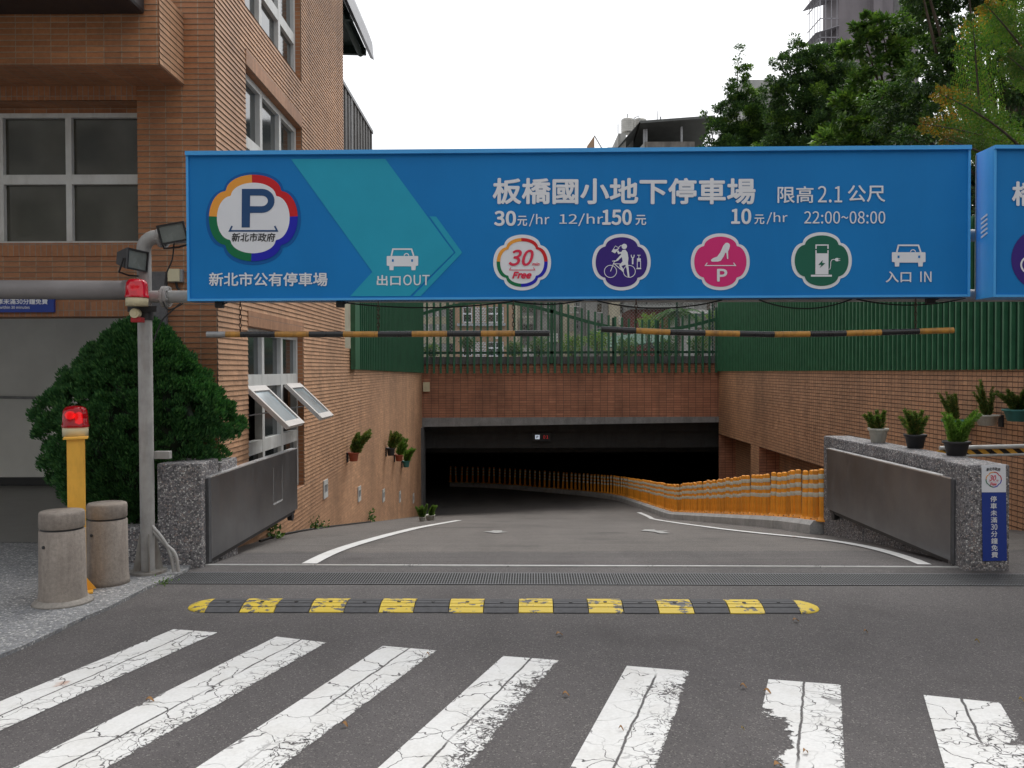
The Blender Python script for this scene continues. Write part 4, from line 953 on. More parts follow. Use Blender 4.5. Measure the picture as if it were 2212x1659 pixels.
ribbon(mb, [(1866, 780), (1850, 802), (2086, 802), (2070, 780)], 7, D3, Z5); text_px(mb, 'P', 1942, 828, 2022, 928, D3, Z5, 4); mb.build('badge_picture', M_signw, SIGN)
badge(738, 850, 220, 209, .888, M_grn2, Z6)
mb = MB(); poly_px(mb, [(692, 797), (787, 797), (787, 951), (692, 951)], D3, Z6); poly_px(mb, [(660, 954), (812, 954), (812, 968), (660, 968)], D3, Z6)
ribbon(mb, [(696, 764), (696, 736), (783, 736), (783, 764)], 9, D3, Z6); ribbon(mb, [(696, 774), (696, 796)], 9, D3, Z6); ribbon(mb, [(783, 774), (783, 796)], 9, D3, Z6)
ribbon(mb, [(789, 915), (798, 912), (802, 890), (804, 858), (810, 846), (822, 841), (836, 843)], 5, D3, Z6); poly_px(mb, [(834, 836), (842, 831), (858, 831), (858, 855), (842, 855), (834, 850)], D3 + .0004, Z6); ribbon(mb, [(858, 837), (872, 837)], 4, D3, Z6); ribbon(mb, [(858, 849), (872, 849)], 4, D3, Z6); mb.build('badge_picture', M_signw, SIGN)
mb = MB(); poly_px(mb, [(744, 846), (713, 880), (735, 882), (722, 905), (763, 870), (741, 867)], D4, Z6); mb.build('badge_bolt', M_grn2, SIGN)
# second sign at the edge of the frame, nearer to the viewer
n0 = P(2145.5, 640, 6.38); nt_ = P(2145.5, 319, 6.38); fx = V3(1, 0, -.006).normalized()
S2 = thing('overhead_sign', 'cut off blue sign with vented side panel and a purple badge', 'sign', (n0.x + 1.4, 6.5, n0.z))
Hs2 = nt_.z - n0.z; W2_ = 2.9
mb = MB(); mb.ob(n0, fx * W2_, V3(0, .23, 0), V3(0, 0, Hs2)); mb.build('face', M_blue, S2)
mb = MB(); mb.ob(n0 + V3(-.006, -.014, -.006), fx * (W2_ + .012), V3(0, .25, 0), V3(0, 0, .017)); mb.ob(n0 + V3(-.006, -.026, Hs2 - .012), fx * (W2_ + .012), V3(0, .262, 0), V3(0, 0, .026)); mb.ob(n0 + V3(-.006, -.014, .011), fx * .017, V3(0, .012, 0), V3(0, 0, Hs2 - .023)); mb.build('border', M_blue_e, S2)
mb = MB(); mb.ob(n0 + V3(-.006, .0, .011), V3(.005, 0, 0), V3(0, .228, 0), V3(0, 0, Hs2 - .023)); mb.build('side_panel', M_blue_e, S2)
mb = MB(); mb.ob(n0 + V3(-.010, .225, .0), V3(.003, 0, 0), V3(0, .012, 0), V3(0, 0, Hs2)); mb.build('rear_edge', M_galv, S2)
mb = MB()
for k in range(5): mb.prism([n0 + V3(-.007, .07 + q_[0], Hs2 * .43 + k * .034 + q_[1]) for q_ in ((0, 0), (.08, -.022), (.08, -.008), (0, .014))], (-.006, 0, 0))
mb.build('vent', M_signw, S2, recalc=True)
def S2f(u, v, d): q = P(u, v, 6.38); return n0 + fx * (q.x - n0.x) + V3(0, -d, q.z - n0.z)
mb = MB(); text_px(mb, '橋國小', 2185, 392, 2366, 445, D2, S2f, 1.6); mb.build('lettering', M_signw, S2)
mb = MB(); poly_px(mb, circ(2252, 560, 68, 68, 40), D1, S2f); mb.build('badge_field', M_pur, S2)
mb = MB(); ribbon(mb, circ(2222, 572, 17), 4, D2, S2f, True); ribbon(mb, [(2222, 572), (2236, 545), (2252, 545)], 4, D2 + .0004, S2f); mb.build('badge_picture', M_signw, S2)
# cables sagging under the sign
def sag(a_, b_2, s_, n_=14): return [a_.lerp(b_2, i / n_) + V3(0, 0, -s_ * 4 * (i / n_) * (1 - i / n_)) for i in range(n_ + 1)]
for k, (u0, v0, u1, v1, s_, lb) in enumerate(((745, 654, 1115, 650, .045, 'thin black cable sagging under the teal arrow of the overhead sign'), (1105, 650, 1262, 648, .03, 'thin black cable sagging under the free parking badge'), (1290, 650, 1560, 648, .06, 'rust coloured cable sagging lowest under the bicycle badge'), (1640, 648, 1840, 646, .07, 'thin cable sagging under the pink shoe badge'), (1850, 646, 2085, 644, .05, 'thin cable sagging under the entry car icon'))):
    mb = MB(); mb.tube(sag(P(u0, v0, 6.70), P(u1, v1, 6.70), s_), .006, 6); mb.build('sagging_cable', M_cable, None, lb, 'cable')
for k, (u_, v_, lb) in enumerate(((475, 657, 'small black clamp under the sign below its parking emblem'), (736, 656, 'small black clamp under the sign below the point where the teal arrow starts'), (2010, 648, 'small black clamp under the sign by the entry car icon'))):
    q = P(u_, v_, 6.70); mb = MB(); mb.bbox(q.x - .032, q.x + .028, q.y - .03, q.y + .03, q.z - .03, q.z + .02, .008); mb.cyl(q + V3(.02, -.01, -.005), q + V3(.06, -.01, .01), .006, n=6); mb.build('pipe_clamp', M_dark, None, lb, 'clamp')
# ------------------------------------------------------------------ height limit bars on chains
def chain_part(top, bot, par):
    mb = MB(); n_ = max(3, int((top - bot).length / .03))
    for i in range(n_):
        c = top.lerp(bot, (i + .5) / n_); hx = V3(1, 0, 0) if i % 2 else V3(0, 1, 0); pts = []
        for k in range(9):
            a_ = 2 * math.pi * k / 8; pts.append(c + hx * (.009 * math.cos(a_)) + V3(0, 0, .020 * math.sin(a_)))
        mb.tube(pts, .0032, 5)
    mb.build('chain', M_rust, par)
def height_bar(label, pix, cuts, chains, Y=6.55):
    t = thing('height_bar', label, 'height bar', tuple(P(pix[0][0], pix[0][1], Y))); us = [p_[0] for p_ in pix]
    vv = lambda u_: float(np.interp(u_, us, [p_[1] for p_ in pix])); r_ = .0225
    for u0, u1, c in cuts:
        mb = MB(); n_ = 4; mb.tube([P(u0 + (u1 - u0) * i / n_, vv(u0 + (u1 - u0) * i / n_), Y) for i in range(n_ + 1)], r_ * (1 + .003 * (c == 'y')), 16)
        mb.build('yellow_band' if c == 'y' else 'black_band' if c == 'k' else 'bare_end', {'y': M_baryel, 'k': M_barblk, 'g': M_galv}[c], t)
    for u_, vt_ in chains: chain_part(P(u_, vt_, Y), P(u_, vv(u_) - 6, Y), t)
height_bar('black and yellow height limit bar hanging level on chains before the tiled side window', [(447, 722.5), (800, 722), (1187, 720)], [(447, 488, 'g'), (488, 520, 'y'), (520, 595, 'k'), (595, 668, 'y'), (668, 742, 'k'), (742, 817, 'y'), (817, 890, 'k'), (890, 966, 'y'), (966, 1039, 'k'), (1039, 1112, 'y'), (1112, 1187, 'k')], [(519, 652), (817, 652), (1109, 650)])
height_bar('bent black and yellow height limit bar hanging on chains before the slatted fence', [(1299, 711), (1450, 718), (1660, 722.5), (1800, 721), (1960, 716.5), (2059, 713.5)], [(1299, 1374, 'k'), (1374, 1447, 'y'), (1447, 1523, 'k'), (1523, 1597, 'y'), (1597, 1672, 'k'), (1672, 1749, 'y'), (1749, 1827, 'k'), (1827, 1903, 'y'), (1903, 1985, 'k'), (1985, 2059, 'y')], [(1374, 648), (1978, 646)])
# ------------------------------------------------------------------ warning beacons
def emis(name, c, s_):
    k = NT(name); k.b.inputs['Emission Color'].default_value = (*c, 1); k.b.inputs['Emission Strength'].default_value = s_; k.col(c); return k.m
M_lamp = emis('lit_red_lamp', (1, .035, .015), .9); M_lamp_dim = emis('dim_red_lamp', (1, .03, .015), .35)
def domemat(name, c, a):
    k = NT(name); k.col(c); k.rough(.06); k.b.inputs['IOR'].default_value = 1.5; k.b.inputs['Specular IOR Level'].default_value = .6
    tr = k.n('BsdfTransparent'); tr.inputs[0].default_value = (.85, .05, .05, 1); mx = k.n('MixShader'); mx.inputs[0].default_value = a
    k.l(k.b.outputs[0], mx.inputs[1]); k.l(tr.outputs[0], mx.inputs[2]); k.l(mx.outputs[0], k.out.inputs[0]); return k.m
M_dome = domemat('red_dome', (.42, .008, .016), .42); M_dome2 = domemat('red_dome_opaque', (.60, .010, .028), .16)
def beacon(label, c, r, h, dome, lamp, group=None):
    t = thing('warning_beacon', label, 'beacon', tuple(c), group); hb = h * .30
    mb = MB(); mb.lathe([(.001, 0), (r * .97, 0), (r * .98, hb * .9), (r * .92, hb), (.001, hb)], c, 28); mb.build('base', M_cream, t)
    mb = MB(); hd = h - hb; mb.lathe([(r * 1.04, hb + .001), (r * 1.05, hb + .015), (r * .99, hb + .022), (r * .955, hb + hd * .55), (r * .90, hb + hd * .78), (r * .74, hb + hd * .92), (r * .45, h - .004), (.003, h)], c, 28); mb.build('dome', dome, t)
    mb = MB()
    for sx in (-1, 1):
        q = c + V3(sx * r * .36, -r * .12, hb + hd * (.48 - .07 * sx)); k_ = 1.25 if sx > 0 else .85; mb.lathe([(.002, -r * .42 * k_), (r * .30, -r * .3 * k_), (r * (.42 if sx < 0 else .30), .05 * r), (r * .24, r * .34 * k_), (.002, r * .42 * k_)], q, 12)
    mb.build('lamp', lamp, t); return t
q = P(296, 661, 6.60); beacon('red beacon on a cream base fixed high on the gantry pole', q, .083, P(296, 602, 6.6).z - q.z, M_dome2, M_lamp_dim)
q = P(163, 942, 6.28); beacon('lit red beacon on top of the yellow post', q, .088, P(163, 876, 6.28).z - q.z, M_dome, M_lamp)
q = P(294, 677, 6.62); t = thing('buzzer', 'cream and red alarm buzzer under the beacon on the gantry pole', 'buzzer', tuple(q))
mb = MB(); mb.cyl(q + V3(-.002, -.03, 0), q + V3(-.002, .02, 0), .036, n=18); mb.cyl(q + V3(-.002, -.036, 0), q + V3(-.002, -.03, 0), .02, n=14); mb.build('horn', M_cream, t)
mb = MB(); mb.bbox(q.x - .035, q.x + .045, q.y - .02, q.y + .05, q.z - .068, q.z - .03, .006); mb.build('body', simple('buzzer_red', (.36, .012, .016), .5), t)
# floodlights
def flood(label, c, yaw, pitch, roll, s_, group='floodlights on the gantry', deep=1.0):
    Mx = Matrix.Rotation(yaw, 4, 'Z') @ Matrix.Rotation(pitch, 4, 'X') @ Matrix.Rotation(roll, 4, 'Y')
    t = thing('floodlight', label, 'floodlight', tuple(c), group)
    def tf(mb): mb.v = [tuple(c + (Mx @ Vector(p_))) for p_ in mb.v]; return mb
    mb = MB(); wq, hq, dq = .105 * s_, .075 * s_, .075 * s_ * deep
    fr = [(-wq, -.0, -hq), (wq, 0, -hq), (wq, 0, hq), (-wq, 0, hq)]; bk = [(-wq * .55, dq, -hq * .5), (wq * .55, dq, -hq * .5), (wq * .55, dq, hq * .6), (-wq * .55, dq, hq * .6)]
    mb.add(fr + bk, [(4, 5, 6, 7)[::-1], (0, 1, 5, 4), (1, 2, 6, 5), (2, 3, 7, 6), (3, 0, 4, 7)])
    for a_, b_2 in (((-wq, -hq), (wq, -hq + .012)), ((-wq, hq - .012), (wq, hq)), ((-wq, -hq + .012), (-wq + .012, hq - .012)), ((wq - .012, -hq + .012), (wq, hq - .012))): mb.box(a_[0], b_2[0], -.016, .0, a_[1], b_2[1])
    for k in range(4): mb.box(-wq * .5, wq * .5, dq * .3 + k * .012, dq * .3 + k * .012 + .004, hq * .6, hq * .95)
    tf(mb).build('housing', M_dark, t, recalc=True)
    mb = MB(); mb.box(-wq + .013, wq - .013, -.006, -.002, -hq + .013, hq - .013); tf(mb).build('lens', simple('flood_lens', (.17, .19, .18), .25, 0, .2, 10), t)
    mb = MB(); mb.tube([(-wq - .004, .02, 0), (-wq - .004, .05, -hq - .03), (0, .06, -hq - .04), (wq + .004, .05, -hq - .03), (wq + .004, .02, 0)], .008, 6); tf(mb).build('bracket', M_dark, t)
flood('black floodlight facing the road, tilted on the upper gantry pipe beside the blue sign', P(373, 503, 6.60), R_(6), R_(12), R_(-11), .98)
flood('black floodlight turned sideways on the gantry pole above the red beacon', P(295, 562, 6.62), R_(72), R_(4), R_(2), 1.05, deep=1.7)
# junction boxes
q0, q1 = P(363, 581, YF - .06), P(392, 609, YF - .06); t = thing('junction_box', 'cream junction box with grey back on the tiles between floodlight and sign', 'junction box', (q0.x, YF, q1.z))
mb = MB(); mb.bbox(q0.x, q0.x + .105, YF - .075, YF - .055, q1.z + .004, q0.z, .004); mb.build('lid', M_cream, t)
mb = MB(); mb.bbox(q0.x + .006, q0.x + .128, YF - .054, YF - .003, q1.z, q0.z - .002, .004); mb.build('body', M_galv, t)
mb = MB(); mb.tube([V3(q0.x + .06, YF - .03, q1.z), V3(q0.x + .07, YF - .03, q1.z - .05), V3(q0.x + .12, YF - .03, q1.z - .11), V3(q0.x + .22, YF - .03, q1.z - .13)], .011, 8); mb.build('conduit', M_cable, t)
q = P(921, 836, YO - .05); mb = MB(); mb.bbox(q.x - .10, q.x + .10, YO - .09, YO - .003, q.z - .14, q.z + .14, .01); mb.build('junction_box', M_cream, None, 'small cream box on the tiled wall above the tunnel mouth corner', 'junction box')
# pole cables
for pts, lb in (([(376, 525), (372, 560), (360, 590), (356, 616)], 'thin grey cable dropping from the floodlight on the upper pipe to the flange below'), ([(390, 655), (375, 668), (352, 690), (340, 715), (331, 740)], 'black cable looping from the lower gantry pipe into the bush'), ([(352, 652), (362, 668), (380, 664), (396, 655)], 'short black cable looped under the lower gantry pipe flange')):
    q = [P(a_, b_2, YP - .08) for a_, b_2 in pts]; fine = []
    fine = curve_pts(q); mb = MB(); mb.tube(fine, .0055, 6); mb.build('power_cable', M_cable, None, lb, 'cable')
# blue plate over the porch
a_, b_2 = P(-110, 640, YF - .05), P(115, 674, YF - .05)
t = thing('wall_plate', 'dark blue plate with white writing over the porch behind the gantry arm', 'sign', (a_.x, YF, b_2.z))
mb = MB(); mb.box(a_.x, b_2.x, YF - .04, YF - .008, b_2.z, a_.z + .12); mb.build('plate', M_plateblue, t)
mp = lambda u, v, d: P(u, v, YF - .04 - d)
mb = MB(); text_px(mb, '停車未滿30分鐘免費', -20, 645, 103, 657.5, .004, mp, .3); text_px(mb, 'Free within 30 minutes', -18, 660.5, 64, 667, .004, mp, .12); mb.build('lettering', M_signw, t)

# ------------------------------------------------------------------ bollards, yellow post
def bollard(label, ub, vb, vt, wpx):
    b0 = G(ub, vb, .022); r_ = wpx / 2 / FPX * b0.y; h_ = P(ub, vt, b0.y).z - .022
    t = thing('concrete_bollard', label, 'bollard', tuple(b0), 'concrete bollards on the pebble pavement'); gz = h_ * .80
    mb = MB(); mb.lathe([(r_ * .4, 0), (r_ * 1.06, 0), (r_ * 1.04, .03), (r_, .10), (r_ * .97, gz - .006), (r_ * .93, gz)], b0, 40); mb.build('body', M_boll, t)
    mb = MB(); mb.lathe([(r_ * .90, gz + .001), (r_ * .90, gz + .012)], b0, 40); mb.build('groove', M_dark, t)
    mb = MB(); mb.lathe([(r_ * .93, gz + .013), (r_ * .965, gz + .018), (r_ * .965, h_ - .02), (r_ * .945, h_ - .006), (r_ * .90, h_), (.003, h_ + .002)], b0, 40); mb.build('cap', M_boll, t)
    a_ = R_(-112); d_ = V3(math.cos(a_), math.sin(a_), 0); c = b0 + d_ * (r_ * .98) + V3(0, 0, gz - .10); mb = MB(); mb.cyl(c - d_ * .01, c + d_ * .006, .011, n=10); mb.build('hole', M_dark, t); return t, b0, r_
_, bb0, br0 = bollard('front stained concrete bollard standing nearer to the crossing than the yellow post', 136, 1300, 1103, 94)
bollard('concrete bollard standing behind the yellow post beside the gantry pole', 233, 1259, 1086, 84)
mb = MB(); mb.lathe([(br0 * 1.0, 0), (br0 * 1.32, 0), (br0 * 1.26, .012), (br0 * 1.1, .03), (br0 * 1.0, .034)], V3(bb0.x, bb0.y, .0225), 40); structure(mb, 'pavement_collar', M_conc)
b0 = G(168, 1279, .022); t = thing('beacon_post', 'yellow square steel post standing between the two concrete bollards', 'post', tuple(b0))
zt3 = P(166, 944, b0.y).z; an = R_(24); ux, uy = V3(math.cos(an), math.sin(an), 0), V3(-math.sin(an), math.cos(an), 0); hw = .056
mb = MB(); mb.ob(b0 - ux * hw - uy * hw, ux * 2 * hw, uy * 2 * hw, V3(0, 0, zt3 - b0.z - .012)); mb.build('shaft', M_yel, t)
mb = MB(); z_ = V3(0, 0, zt3 - b0.z - .011); mb.ob(b0 - ux * .078 - uy * .078 + z_, ux * .156, uy * .156, V3(0, 0, .011)); mb.build('top_plate', M_yel, t)
mb = MB(); mb.ob(b0 - ux * .1 - uy * .1 + V3(0, 0, .002), ux * .2, uy * .2, V3(0, 0, .01))
for d_, n_ in ((ux, uy), (-ux, uy), (uy, ux), (-uy, ux)): mb.prism([b0 + d_ * hw - n_ * .003 + V3(0, 0, .013), b0 + d_ * .12 - n_ * .003 + V3(0, 0, .013), b0 + d_ * hw - n_ * .003 + V3(0, 0, .10)], n_ * .006)
mb.build('base_plate', M_yel, t, recalc=True)

# ------------------------------------------------------------------ granite pillars and steel gates
a_ = G(345, 1228, 0); yg = G(391, 1226, 0).y; x0, x1 = P(339, 1100, yg).x, P(436, 1100, yg).x; zt4 = P(391, 1001, yg).z
mb = MB(); mb.bbox(x0, x1, yg, yg + .42, -.05, zt4, .02); mb.build('granite_pillar', M_granite, None, 'washed granite gate pillar between the gantry pole and the steel gate', 'pillar')
x0, x1 = P(438, 1000, 7.6).x, P(486, 1000, 7.6).x; mb = MB(); mb.bbox(x0, x1, 7.5, 7.95, -.3, P(460, 996, 7.6).z, .02); mb.build('granite_block', M_granite, None, 'small granite block tucked behind the steel gate under the bush', 'block')
x0, x1 = P(196, 1150, 7.1).x, P(338, 1150, 7.1).x; zpl = P(300, 1138, 7.1).z
mb = MB(); mb.bbox(x0, x1 - .005, 7.1, 7.9, -.05, zpl, .02); mb.build('granite_planter', M_granite, None, 'low granite planter wall under the clipped conifer bush', 'planter')
def gate(label, n_, f_, ztop, zbot, side):
    t = thing('steel_gate', label, 'gate', (n_.x, n_.y, zbot)); d_ = (f_ - n_); d_.z = 0; L = d_.length; d_.normalize(); nn = V3(-d_.y, d_.x, 0)
    mb = MB(); o_ = V3(n_.x, n_.y, zbot) + d_ * .03 - nn * .03; mb.ob(o_, d_ * (L - .03), nn * .06, V3(0, 0, ztop - zbot - .012)); mb.build('panel', M_steel, t)
    mb = MB(); mb.ob(o_ + V3(0, 0, ztop - zbot - .011) - nn * .002, d_ * (L - .03), nn * .064, V3(0, 0, .011)); mb.build('top_edge', simple('steel_edge', (.75, .75, .75), .3, .6, .1), t)
    mb = MB(); mb.ob(V3(n_.x, n_.y, zbot - .02) - nn * .034 - d_ * .03, d_ * .057, nn * .068, V3(0, 0, ztop - zbot + .01)); mb.build('edge_seal', M_rubber, t)
    mb = MB(); mb.ob(o_ + V3(0, 0, -.035) + nn * .01, d_ * (L - .1), nn * .04, V3(0, 0, .034)); mb.cyl(o_ + d_ * (L - .2) + V3(0, 0, -.06) + nn * .005, o_ + d_ * (L - .2) + V3(0, 0, -.06) + nn * .055, .045, n=14); mb.build('lower_rail', M_dark, t)
    return t
nl, fl = P(445, 1100, 7.13), P(637, 1100, 9.75); tg_ = gate('brushed steel swing gate folded open by the bush, its far end before the open sashes', nl, fl, P(442, 1031, 7.1).z, P(442, 1211, 7.1).z, 1)
d_ = (fl - nl); d_.z = 0; L_ = d_.length; d_.normalize(); nn = V3(d_.y, -d_.x, 0); s0 = nl + nn * .0315; mb = MB()
def gp(f_, z_): return V3(s0.x, s0.y, z_) + d_ * (L_ * f_)
for (f0, f1, z0_, z1_) in ((.66, .662, .22, .60), (.78, .782, .22, .60), (.662, .78, .215, .235)): mb.quad(gp(f0, z0_), gp(f1, z0_), gp(f1, z1_), gp(f0, z1_))
mb.build('sticker_residue', simple('residue', (.45, .45, .44), .7, 0, .4, 20), tg_)
nr_, fr_ = P(2066, 1100, 6.99), P(1791, 1100, 9.68); gate('brushed steel swing gate folded open along the granite wall with pots', nr_, fr_, P(2065, 1033, 6.99).z, P(2065, 1213, 6.99).z, -1)
t = thing('granite_wall', 'low washed granite wall with a tall end pillar, pots standing on its top', 'wall', (3.75, 8, -.4))
yr = G(2130, 1233, 0).y; xp0, xp1 = P(2086, 1100, yr).x, P(2182, 1100, yr).x; ztp = P(2130, 1004, yr).z
mb = MB(); mb.bbox(xp0, xp1, yr, yr + .38, -.05, ztp, .022); mb.build('end_pillar', M_granite, t)
cuts = [7.3, 8.05, 8.9, 9.95]; zw = P(1781, 941, 9.95).z
for k in range(3):
    a_, b_2 = cuts[k] + .004, cuts[k + 1] - .004; zk = zw; 
    mb = MB(); xl_ = lambda y: 3.66 - (y - 7.3) * .035
    mb.bbox(0, .30, a_, b_2, zramp(3.7, b_2) - .3, zk, .018); mb.v = [(v_[0] + xl_(v_[1]), v_[1], v_[2]) for v_ in mb.v]; mb.build('wall_block', M_granite, t)
# pillar plate
t = thing('pillar_plate', 'tall white over blue plate with vertical Chinese writing on the granite end pillar', 'sign', (xp0 + .2, yr, .1))
mp = lambda u, v, d: P(u, v, yr - .004 - d); c4 = lambda *p_: [mp(x, y, 0) for x, y in p_]
mb = MB(); mb.prism(c4((2120, 1005), (2172, 1003), (2172.7, 1063), (2120.5, 1063.3)), (0, -.004, 0)); mb.build('white_field', M_signw, t, recalc=True)
mb = MB(); mb.prism(c4((2120.5, 1063.6), (2172.7, 1063.4), (2174.5, 1211), (2122.5, 1212)), (0, -.004, 0)); mb.build('blue_field', M_plateblue, t, recalc=True)
mb = MB()
for k, ch in enumerate(['停', '車', '未', '滿', '30', '分', '鐘', '免', '費']):
    cy = 1078 + k * 15.05; cx = 2146.2 + k * .32; hw_ = 7.0; text_px(mb, ch, cx - hw_, cy - 6.3, cx + hw_, cy + 6.3, .006, mp, .22)
mb.build('lettering', M_signw, t)
def ZM2(x, y, d): return mp(x, y, d)
cx, cy = 2146.5, 1036; o, i_ = plum(cx, cy, 17.5, 17), plum(cx, cy, 15.6, 15.1); nq = len(o)
for mm, cond in ((M_or, lambda x, y: x < 0 and y < 0), (M_red, lambda x, y: x >= 0 and y < 0), (M_grn, lambda x, y: x < 0 and y >= 0), (M_bl2, lambda x, y: x >= 0 and y >= 0)):
    mb = MB(); ring_px(mb, o, i_, .006, mp, lambda k: cond(o[k][0] - cx + 1e-3, o[k][1] - cy + 1e-3)); mb.build('emblem_rim', mm, t)
mb = MB(); text_px(mb, '30', 2137, 1026.5, 2152, 1038.5, .006, mp, .3, .28); text_px(mb, 'Free', 2139, 1042.5, 2153, 1049, .006, mp, .3, .28); text_px(mb, 'min', 2152, 1036, 2157, 1038.5, .006, mp, .1, .28); ribbon(mb, [(2137, 1039.5), (2136, 1041), (2155, 1041), (2154, 1039.5)], .5, .006, mp); mb.build('badge_lettering', M_pinkred, t)
mb = MB(); text_px(mb, '新北市政府', 2131, 1009, 2161, 1016.5, .006, mp, .1, .1, 2.2); mb.build('lettering', M_black, t)
# barrier arm of the scooter lane
q0, q1 = P(2030, 968, 9.0), P(2330, 961, 9.0); t = thing('lane_barrier', 'white tube barrier arm with yellow and black hazard board behind the pots', 'barrier', tuple(q0)); dv = q1 - q0
mb = MB(); mb.cyl(q0, q1, .022, n=12); mb.cyl(q0 + V3(.05, 0, -.085), q1 + V3(0, 0, -.085), .014, n=10); mb.build('tube', M_white, t)
for nm, mm, par in (('yellow_board', M_yel, 0), ('black_stripe', M_barblk, 1)):
    mb = MB(); n_ = 20; dx = dv / n_
    for k in range(n_):
        if k % 2 == par:
            a_ = q0 + V3(.02, .0, -.072) + dx * k; mb.prism([a_, a_ + dx, a_ + dx + V3(-.06, 0, .048), a_ + V3(-.06, 0, .048)], (0, .006, 0))
    mb.build(nm, mm, t, recalc=True)
# ------------------------------------------------------------------ kerb and flexible posts
path = []; y = 9.98
while y < 25.6: path.append((3.58, y, 0.0)); y += .21
ac = 0.0
while ac < R_(82): path.append((-3.42 + 7 * math.cos(ac), 25.6 + 7 * math.sin(ac), ac)); ac += .215 / 7
kb = MB(); prev = None; kw = .14; kh = .15
for i, (x, y, a_) in enumerate(path):
    dn = V3(math.cos(a_), math.sin(a_), 0); z_ = zramp(x, y); p_ = V3(x, y, z_)
    sec = [p_ - dn * (kw + .02) - V3(0, 0, .1), p_ - dn * (kw + .012) + V3(0, 0, kh - .05), p_ - dn * (kw - .03) + V3(0, 0, kh), p_ + dn * kw + V3(0, 0, kh), p_ + dn * kw - V3(0, 0, .1)]
    o_ = len(kb.v); kb.v += [tuple(s_) for s_ in sec]
    if prev is not None:
        for k in range(4): kb.f.append((prev + k, prev + k + 1, o_ + k + 1, o_ + k)); kb.s.append(False)
    else: kb.f.append((o_, o_ + 1, o_ + 2, o_ + 3, o_ + 4)); kb.s.append(False)
    prev = o_
kb.build('lane_kerb', M_kerb, None, 'pale concrete kerb carrying the orange posts, curving into the tunnel', 'kerb', recalc=True)
PG = 'orange lane posts on the curved kerb'; PLAB = 'orange plastic lane post with three pale bands in the row on the kerb'
def post0(p_):
    t = thing('lane_post', PLAB, 'lane post', tuple(p_), PG); r_ = .037; h_ = .60
    mb = MB(); mb.lathe([(.086, 0), (.084, .012), (.060, .026), (r_ + .004, .045), (r_ + .002, .06), (r_, .33), (r_ * .96, .335), (r_ * .95, h_ - .02), (r_ * .80, h_ - .004), (r_ * .5, h_), (.003, h_)], p_, 16); mb.build('tube', M_post, t)
    for k in range(3): z_ = h_ - .058 - k * .105 - .052; mb = MB(); mb.lathe([(r_ * .96 + .001, z_), (r_ * .955 + .0022, z_ + .002), (r_ * .955 + .0022, z_ + .053), (r_ * .95 + .001, z_ + .055)], p_, 16); mb.build('reflective_band', M_band, t)
    mb = MB(); mb.cyl(p_ + V3(-.066, 0, .014), p_ + V3(-.066, 0, .026), .010, n=8); mb.build('bolt', M_dark, t); return t
f0 = None
for i, (x, y, a_) in enumerate(path):
    p_ = V3(x, y, zramp(x, y) + kh)
    if i == 0: f0 = post0(p_); f0['label'] = 'orange lane post at the head of the row, touching the granite wall'; t = f0
    else: t = dup(f0, p_ + V3(rng.uniform(-.006, .006), rng.uniform(-.022, .022), rng.uniform(-.012, .008)), PLAB, a_)
    t.rotation_euler = (R_(rng.gauss(0, 1.4)), R_(rng.gauss(0, 1.4)), a_)
# ------------------------------------------------------------------ speed bump
a_, b_2 = G(409, 1310, 0), G(1768, 1313, 0); d_ = (b_2 - a_); L = d_.length; d_.normalize(); nn = V3(-d_.y, d_.x, 0)
t = thing('speed_bump', 'low rubber speed bump of black and worn yellow segments across the road', 'speed bump', tuple(a_.lerp(b_2, .5)))
HW, HH = .15, .042; cap = .16
prof = [(-HW, 0), (-HW, .006), (-HW * .8, .018), (-HW * .5, .033), (-HW * .2, HH), (HW * .2, HH), (HW * .5, .033), (HW * .8, .018), (HW, .006), (HW, 0)]
def wornyellow(name, seed):
    k = NT(name); p_ = k.n('TexCoord').outputs['Object']; ad = k.n('VectorMath', operation='ADD'); k.l(p_, ad.inputs[0]); ad.inputs[1].default_value = (seed * 2.7, seed * 1.3, 0)
    n1 = k.noise(ad.outputs[0], 9, 5, .7); n2 = k.noise(k.scaled(ad.outputs[0], 14, 40, 10), 1, 4, .6)
    fac = k.ramp(k.math('ADD', k.math('MULTIPLY', n1, .6), k.math('MULTIPLY', n2, .4)), [(.53, 0), (.55, 1)])
    k.col(k.mix(fac, (.62, .455, .045), (.11, .11, .11))); k.rough(.6); k.bump(fac, .3, .002); return k.m
ns = 17; segw = (L - 2 * cap) / ns
for i in range(ns):
    o_ = a_ + d_ * (cap + segw * i + .003); yel = i % 2 == 1; wob = rng.uniform(-.008, .008)
    mb = MB(); ring = []
    for e_ in (0, segw - .006):
        r0 = len(mb.v); mb.v += [tuple(o_ + d_ * e_ + nn * (px + wob) + V3(0, 0, pz + .001)) for px, pz in prof]; ring.append(r0)
    n_ = len(prof)
    for k in range(n_ - 1): mb.f.append((ring[0] + k, ring[1] + k, ring[1] + k + 1, ring[0] + k + 1)); mb.s.append(False)
    mb.f.append(tuple(range(ring[0], ring[0] + n_))); mb.f.append(tuple(range(ring[1], ring[1] + n_))[::-1]); mb.s += [False, False]
    for k in (-.09, -.045, .0, .045, .09):
        zz = float(np.interp(k, [p_[0] for p_ in prof[1:-1]], [p_[1] for p_ in prof[1:-1]])); mb.ob(o_ + nn * (k + wob - .006) + V3(0, 0, zz), d_ * (segw - .006), nn * .012, V3(0, 0, .003))
    sgm = mb.build('yellow_segment' if yel else 'black_segment', wornyellow('worn_yellow_%d' % i, i) if yel else M_rubber, t, recalc=True); WLOC[sgm.name] = WLOC[t.name]
    mb = MB(); c = o_ + d_ * (segw * .5) + nn * (wob - .03) + V3(0, 0, HH - .003); mb.cyl(c, c + V3(0, 0, .007), .013, n=10); mb.build('bolt', M_dark, sgm)
